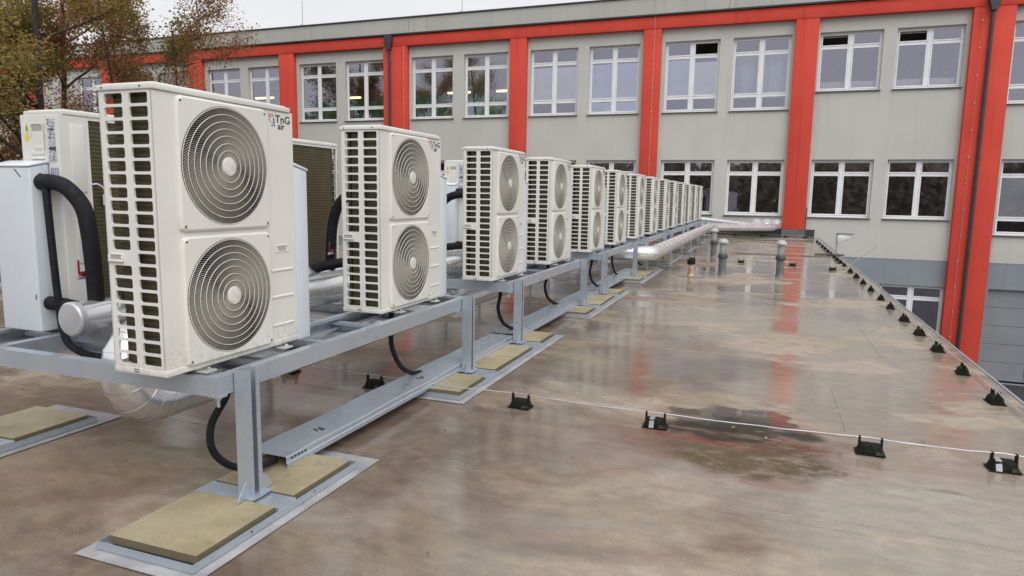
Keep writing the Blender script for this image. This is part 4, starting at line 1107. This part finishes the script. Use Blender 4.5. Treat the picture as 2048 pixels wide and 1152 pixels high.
b = MB().tube([(1.93, 18.3, .03), (2.08, 18.1, .22), (2.40, 17.7, .56)], .008, 6, rads=[.012, .010, .006]); tag(link('air_terminal', b.mesh('air_terminal'), MT['lampwhite']), 'thin white rod leaning out over the right roof edge', 'rod')

# ------------------------------------------------------------------ vents and small roof furniture
def vent(x, y, h, label):
    o = empty('vent_pipe', (x, y, 0), label, 'vent pipe', 'grey vent pipes')
    r = .075; k = h/.72
    link('base_pipe', MB().lathe([(r+.02, .003), (r+.012, .02), (r+.004, .05), (r+.004, .33*k)], 20).mesh('base_pipe', smooth=True), MT['vent_dark'], o)
    link('collar', MB().lathe([(r+.004, .325*k), (r+.03, .34*k), (r+.03, .37*k), (r+.012, .41*k), (r-.004, .42*k)], 20).mesh('collar', smooth=True), MT['anthracite'], o)
    link('upper_pipe', MB().lathe([(r-.004, .40*k), (r-.004, .64*k)], 20).mesh('upper_pipe', smooth=True), MT['vent_grey'], o)
    link('cap', MB().lathe([(r-.01, .625*k), (r+.035, .63*k), (r+.037, .655*k), (r+.005, .69*k), (r*.7, .715*k), (r*.3, .72*k)], 20).mesh('cap', smooth=True), MT['vent_cap'], o)
vent(-.84, 15.0, .76, 'grey vent pipe with pale cap, middle one beside the short black-capped pipe')
vent(.30, 15.2, .76, 'grey vent pipe with pale cap standing before the red pillar reflection')
vent(-1.32, 19.2, .80, 'farthest grey vent pipe, nearest the outside silver pipe')
o = empty('vent_stub', (-1.42, 14.4, 0), 'short rust-stained pipe with black cap on a round tan flange', 'vent stub')
link('stub', MB().lathe([(.07, .004), (.062, .03), (.058, .27)], 18).mesh('stub', smooth=True), MT['rust_pipe'], o)
link('black_cap', MB().lathe([(.055, .24), (.082, .245), (.082, .33), (.07, .345), (.02, .348)], 18).mesh('black_cap', smooth=True), MT['black'], o)
link('round_flange', MB().lathe([(.25, .0055), (.24, .009), (.09, .012)], 28).mesh('round_flange', smooth=True), MT['flange'], o)
o = empty('floodlight', (1.90, 21.7, 0), 'white floodlight on a short post at the right roof edge', 'floodlight')
link('post', MB().box(-.03, .03, -.03, .03, .05, .62).mesh('post', .006), MT['galv'], o)
link('base_plank', MB().box(-.55, .22, -.10, .10, .012, .05).mesh('base_plank', .005), MT['plank'], o)
link('bracket', MB().box(-.03, .42, -.05, .05, .625, .655).mesh('bracket', .004), MT['coping'], o)
link('lamp_head', MB().prism([(.0, .40), (.30, .47), (.34, .56), (.08, .60), (.0, .57)], 'y', -.11, .11).mesh('lamp_head', .015, 2), MT['lampwhite'], o)
# fallen leaves
b = MB()
spots = [(rnd.uniform(-2, 1.7), rnd.uniform(2.2, 12)) for _ in range(26)]+[(rnd.uniform(-6, -4.8), rnd.uniform(3, 9)) for _ in range(25)]+[(.52, 4.62)]
for x, y in spots:
    a = rnd.uniform(0, 6.28); s = rnd.uniform(.012, .024); c_, s_ = math.cos(a), math.sin(a); z = .006+rnd.uniform(0, .004)
    q = [(-1, 0, 0), (-.3, -.45, .25), (.6, -.3, .1), (1.1, 0, .2), (.5, .4, .35), (-.4, .4, .1)]
    b.add([(x+s*(p*c_-r_*s_), y+s*(p*s_+r_*c_), z+s*h_) for p, r_, h_ in q], [(0,1,2,3,4,5)])
o = stuff(link('fallen_leaves', b.mesh('fallen_leaves'), MT['dead_leaf'])); o['label'] = 'few small yellow-brown leaves scattered on the wet roof'; o['category'] = 'leaves'

# ------------------------------------------------------------------ trees
def tree(x, y, h, spread, leaves, mat, label, seed, leafsize=.10, lean=(0,0), first=.25, density=1., trunk_r=.16):
    rg = random.Random(seed); o = empty('autumn_tree', (x, y, GZ), label, 'tree', 'autumn trees behind the roof')
    wood = MB(); tips = []
    def branch(p, d, L, r, lvl):
        n = 5 if lvl else 9; pts = [p.copy()]; rads = [r]; q = p.copy(); d = d.copy()
        for i in range(n):
            jit = .06 if lvl == 0 else .26
            d = (d+Vector((rg.uniform(-jit, jit), rg.uniform(-jit, jit), rg.uniform(-jit*.5, jit*.9)))).normalized()
            q = q+d*(L/n); pts.append(q.copy()); rads.append(max(.004, r*(1-.80*(i+1)/n)))
            t = (i+1)/n
            if lvl == 0 and t >= first:
                for _ in range(2 if t < .95 else 3):
                    a = rg.uniform(0, 6.283); e = rg.uniform(.25, .75)
                    dd = Vector((math.cos(a)*math.cos(e), math.sin(a)*math.cos(e), math.sin(e)))
                    branch(q, dd, spread*rg.uniform(.65, 1.1)*(1.1-.55*t), rads[-1]*.55, 1)
            elif lvl == 1 and i >= 1:
                for _ in range(2):
                    dd = (d+Vector((rg.uniform(-1, 1), rg.uniform(-1, 1), rg.uniform(-.1, .95)))*.9).normalized()
                    branch(q, dd, L*rg.uniform(.30, .5), max(.008, rads[-1]*.5), 2)
            elif lvl == 2 and i >= 1:
                dd = (d+Vector((rg.uniform(-1, 1), rg.uniform(-1, 1), rg.uniform(-.3, .9)))).normalized()
                tips.append((q.copy(), dd))
                if i in (2, 4):
                    e2 = q+dd*L*rg.uniform(.25, .5); wood.tube([q, q.lerp(e2, .5)+Vector((0,0,.02)), e2], .006, 3, cap=False, rads=[.008, .006, .004]); tips.append((e2, dd))
        wood.tube(pts, r, 7 if lvl == 0 else (5 if lvl == 1 else 4), cap=False, rads=rads)
    branch(Vector((0,0,-.1)), Vector((lean[0], lean[1], 1)).normalized(), h, trunk_r, 0)
    link('trunk', wood.mesh('trunk', smooth=True), MT['bark'], o)
    cr = MB(); vs = []; fs = []
    for _ in range(leaves):
        p, d = tips[rg.randrange(len(tips))]
        q = p+Vector((rg.gauss(0, 1), rg.gauss(0, 1), rg.gauss(0, .8)))*.27*density
        s = leafsize*rg.uniform(.6, 1.25)
        e = Euler((rg.uniform(-.9, .9), rg.uniform(-.9, .9), rg.uniform(0, 6.28))).to_matrix()
        a, b_ = e@Vector((s*.5, 0, 0)), e@Vector((0, s*.36, 0)); up_ = e@Vector((0, 0, s*.12))
        k = len(vs); vs += [q-a, q-b_*.9+up_, q+a*.9, q+b_+up_]; fs.append((k, k+1, k+2, k+3))
    me = bpy.data.meshes.new('crown'); me.from_pydata([tuple(v) for v in vs], [], fs); me.update()
    link('crown', me, mat, o)
    return o
tree(-20.2, 14.25, 17.5, 4.2, 24000, MT['leaf_mix'], 'tall autumn tree with dark straight trunk at the upper left', 3, .11, trunk_r=.19, first=.42)
tree(-27.5, 20.5, 17.0, 5.0, 34000, MT['leaf_brown'], 'broad russet autumn tree behind the dark straight trunk', 11, .14, trunk_r=.22, first=.25)
tree(-20.9, 20.3, 13.4, 3.6, 15000, MT['leaf_brown'], 'thin half-bare tree with fine branches in front of the red cornice', 23, .095, trunk_r=.10, first=.42, density=.9)
tree(-26.2, 18.2, 13.0, 3.8, 34000, MT['leaf_green'], 'dense olive-brown tree low at the left behind the rear heat pump', 31, .13, trunk_r=.14, first=.25)
tree(-31.5, 19.5, 17.0, 4.8, 30000, MT['leaf_mix'], 'leafy autumn tree cut by the left picture edge', 41, .14, trunk_r=.2, first=.25)
tree(-24.6, 23.5, 12.0, 3.7, 20000, MT['leaf_green'], 'darker tree close to the facade between the autumn trees', 51, .13, trunk_r=.15, first=.3)
tree(-22.3, 19.6, 14.5, 3.6, 15000, MT['leaf_brown'], 'half-bare russet tree left of the thinnest tree, before the facade', 61, .10, trunk_r=.11, first=.4)
# wood behind the camera, seen only as reflection in the panes
b = MB(); rg = random.Random(5); vs = []; fs = []
for i in range(58):
    cx = -160+i*5.0+rg.uniform(-1, 1); cy = -72+rg.uniform(-7, 4); hh = (24 if cx < -62 else 15.6)+rg.uniform(-1, 1)*(3.5 if cx < -62 else 1.0)
    for _ in range(1700):
        th, ph = rg.uniform(0, 6.283), math.acos(rg.uniform(-1, 1)); r = rg.uniform(.4, 1)
        q = Vector((cx+4.6*r*math.sin(ph)*math.cos(th), cy+4.0*r*math.sin(ph)*math.sin(th), GZ+hh*.53+hh*.47*r*math.cos(ph)))
        s = rg.uniform(.40, .75); e = Euler((rg.uniform(-1, 1), rg.uniform(-1, 1), rg.uniform(0, 6))).to_matrix()
        a, c_ = e@Vector((s, 0, 0)), e@Vector((0, 0, s*.7)); k = len(vs); vs += [q-a, q-c_, q+a, q+c_]; fs.append((k, k+1, k+2, k+3))
    b.tube([(cx, cy, GZ), (cx, cy, GZ+hh*.8)], .3, 6)
me = bpy.data.meshes.new('distant_wood'); me.from_pydata([tuple(v) for v in vs], [], fs); me.update()
MT['leaf_far'] = mk_leaf('far_leaf', [(.42, .37, .29), (.40, .355, .28), (.44, .385, .30), (.41, .365, .285)])
o = stuff(link('distant_wood', me, MT['leaf_far'])); o['label'] = 'belt of trees mirrored in the window panes'; o['category'] = 'wood'
link('trunks', b.mesh('trunks'), MT['bark'], o)['kind'] = 'stuff'
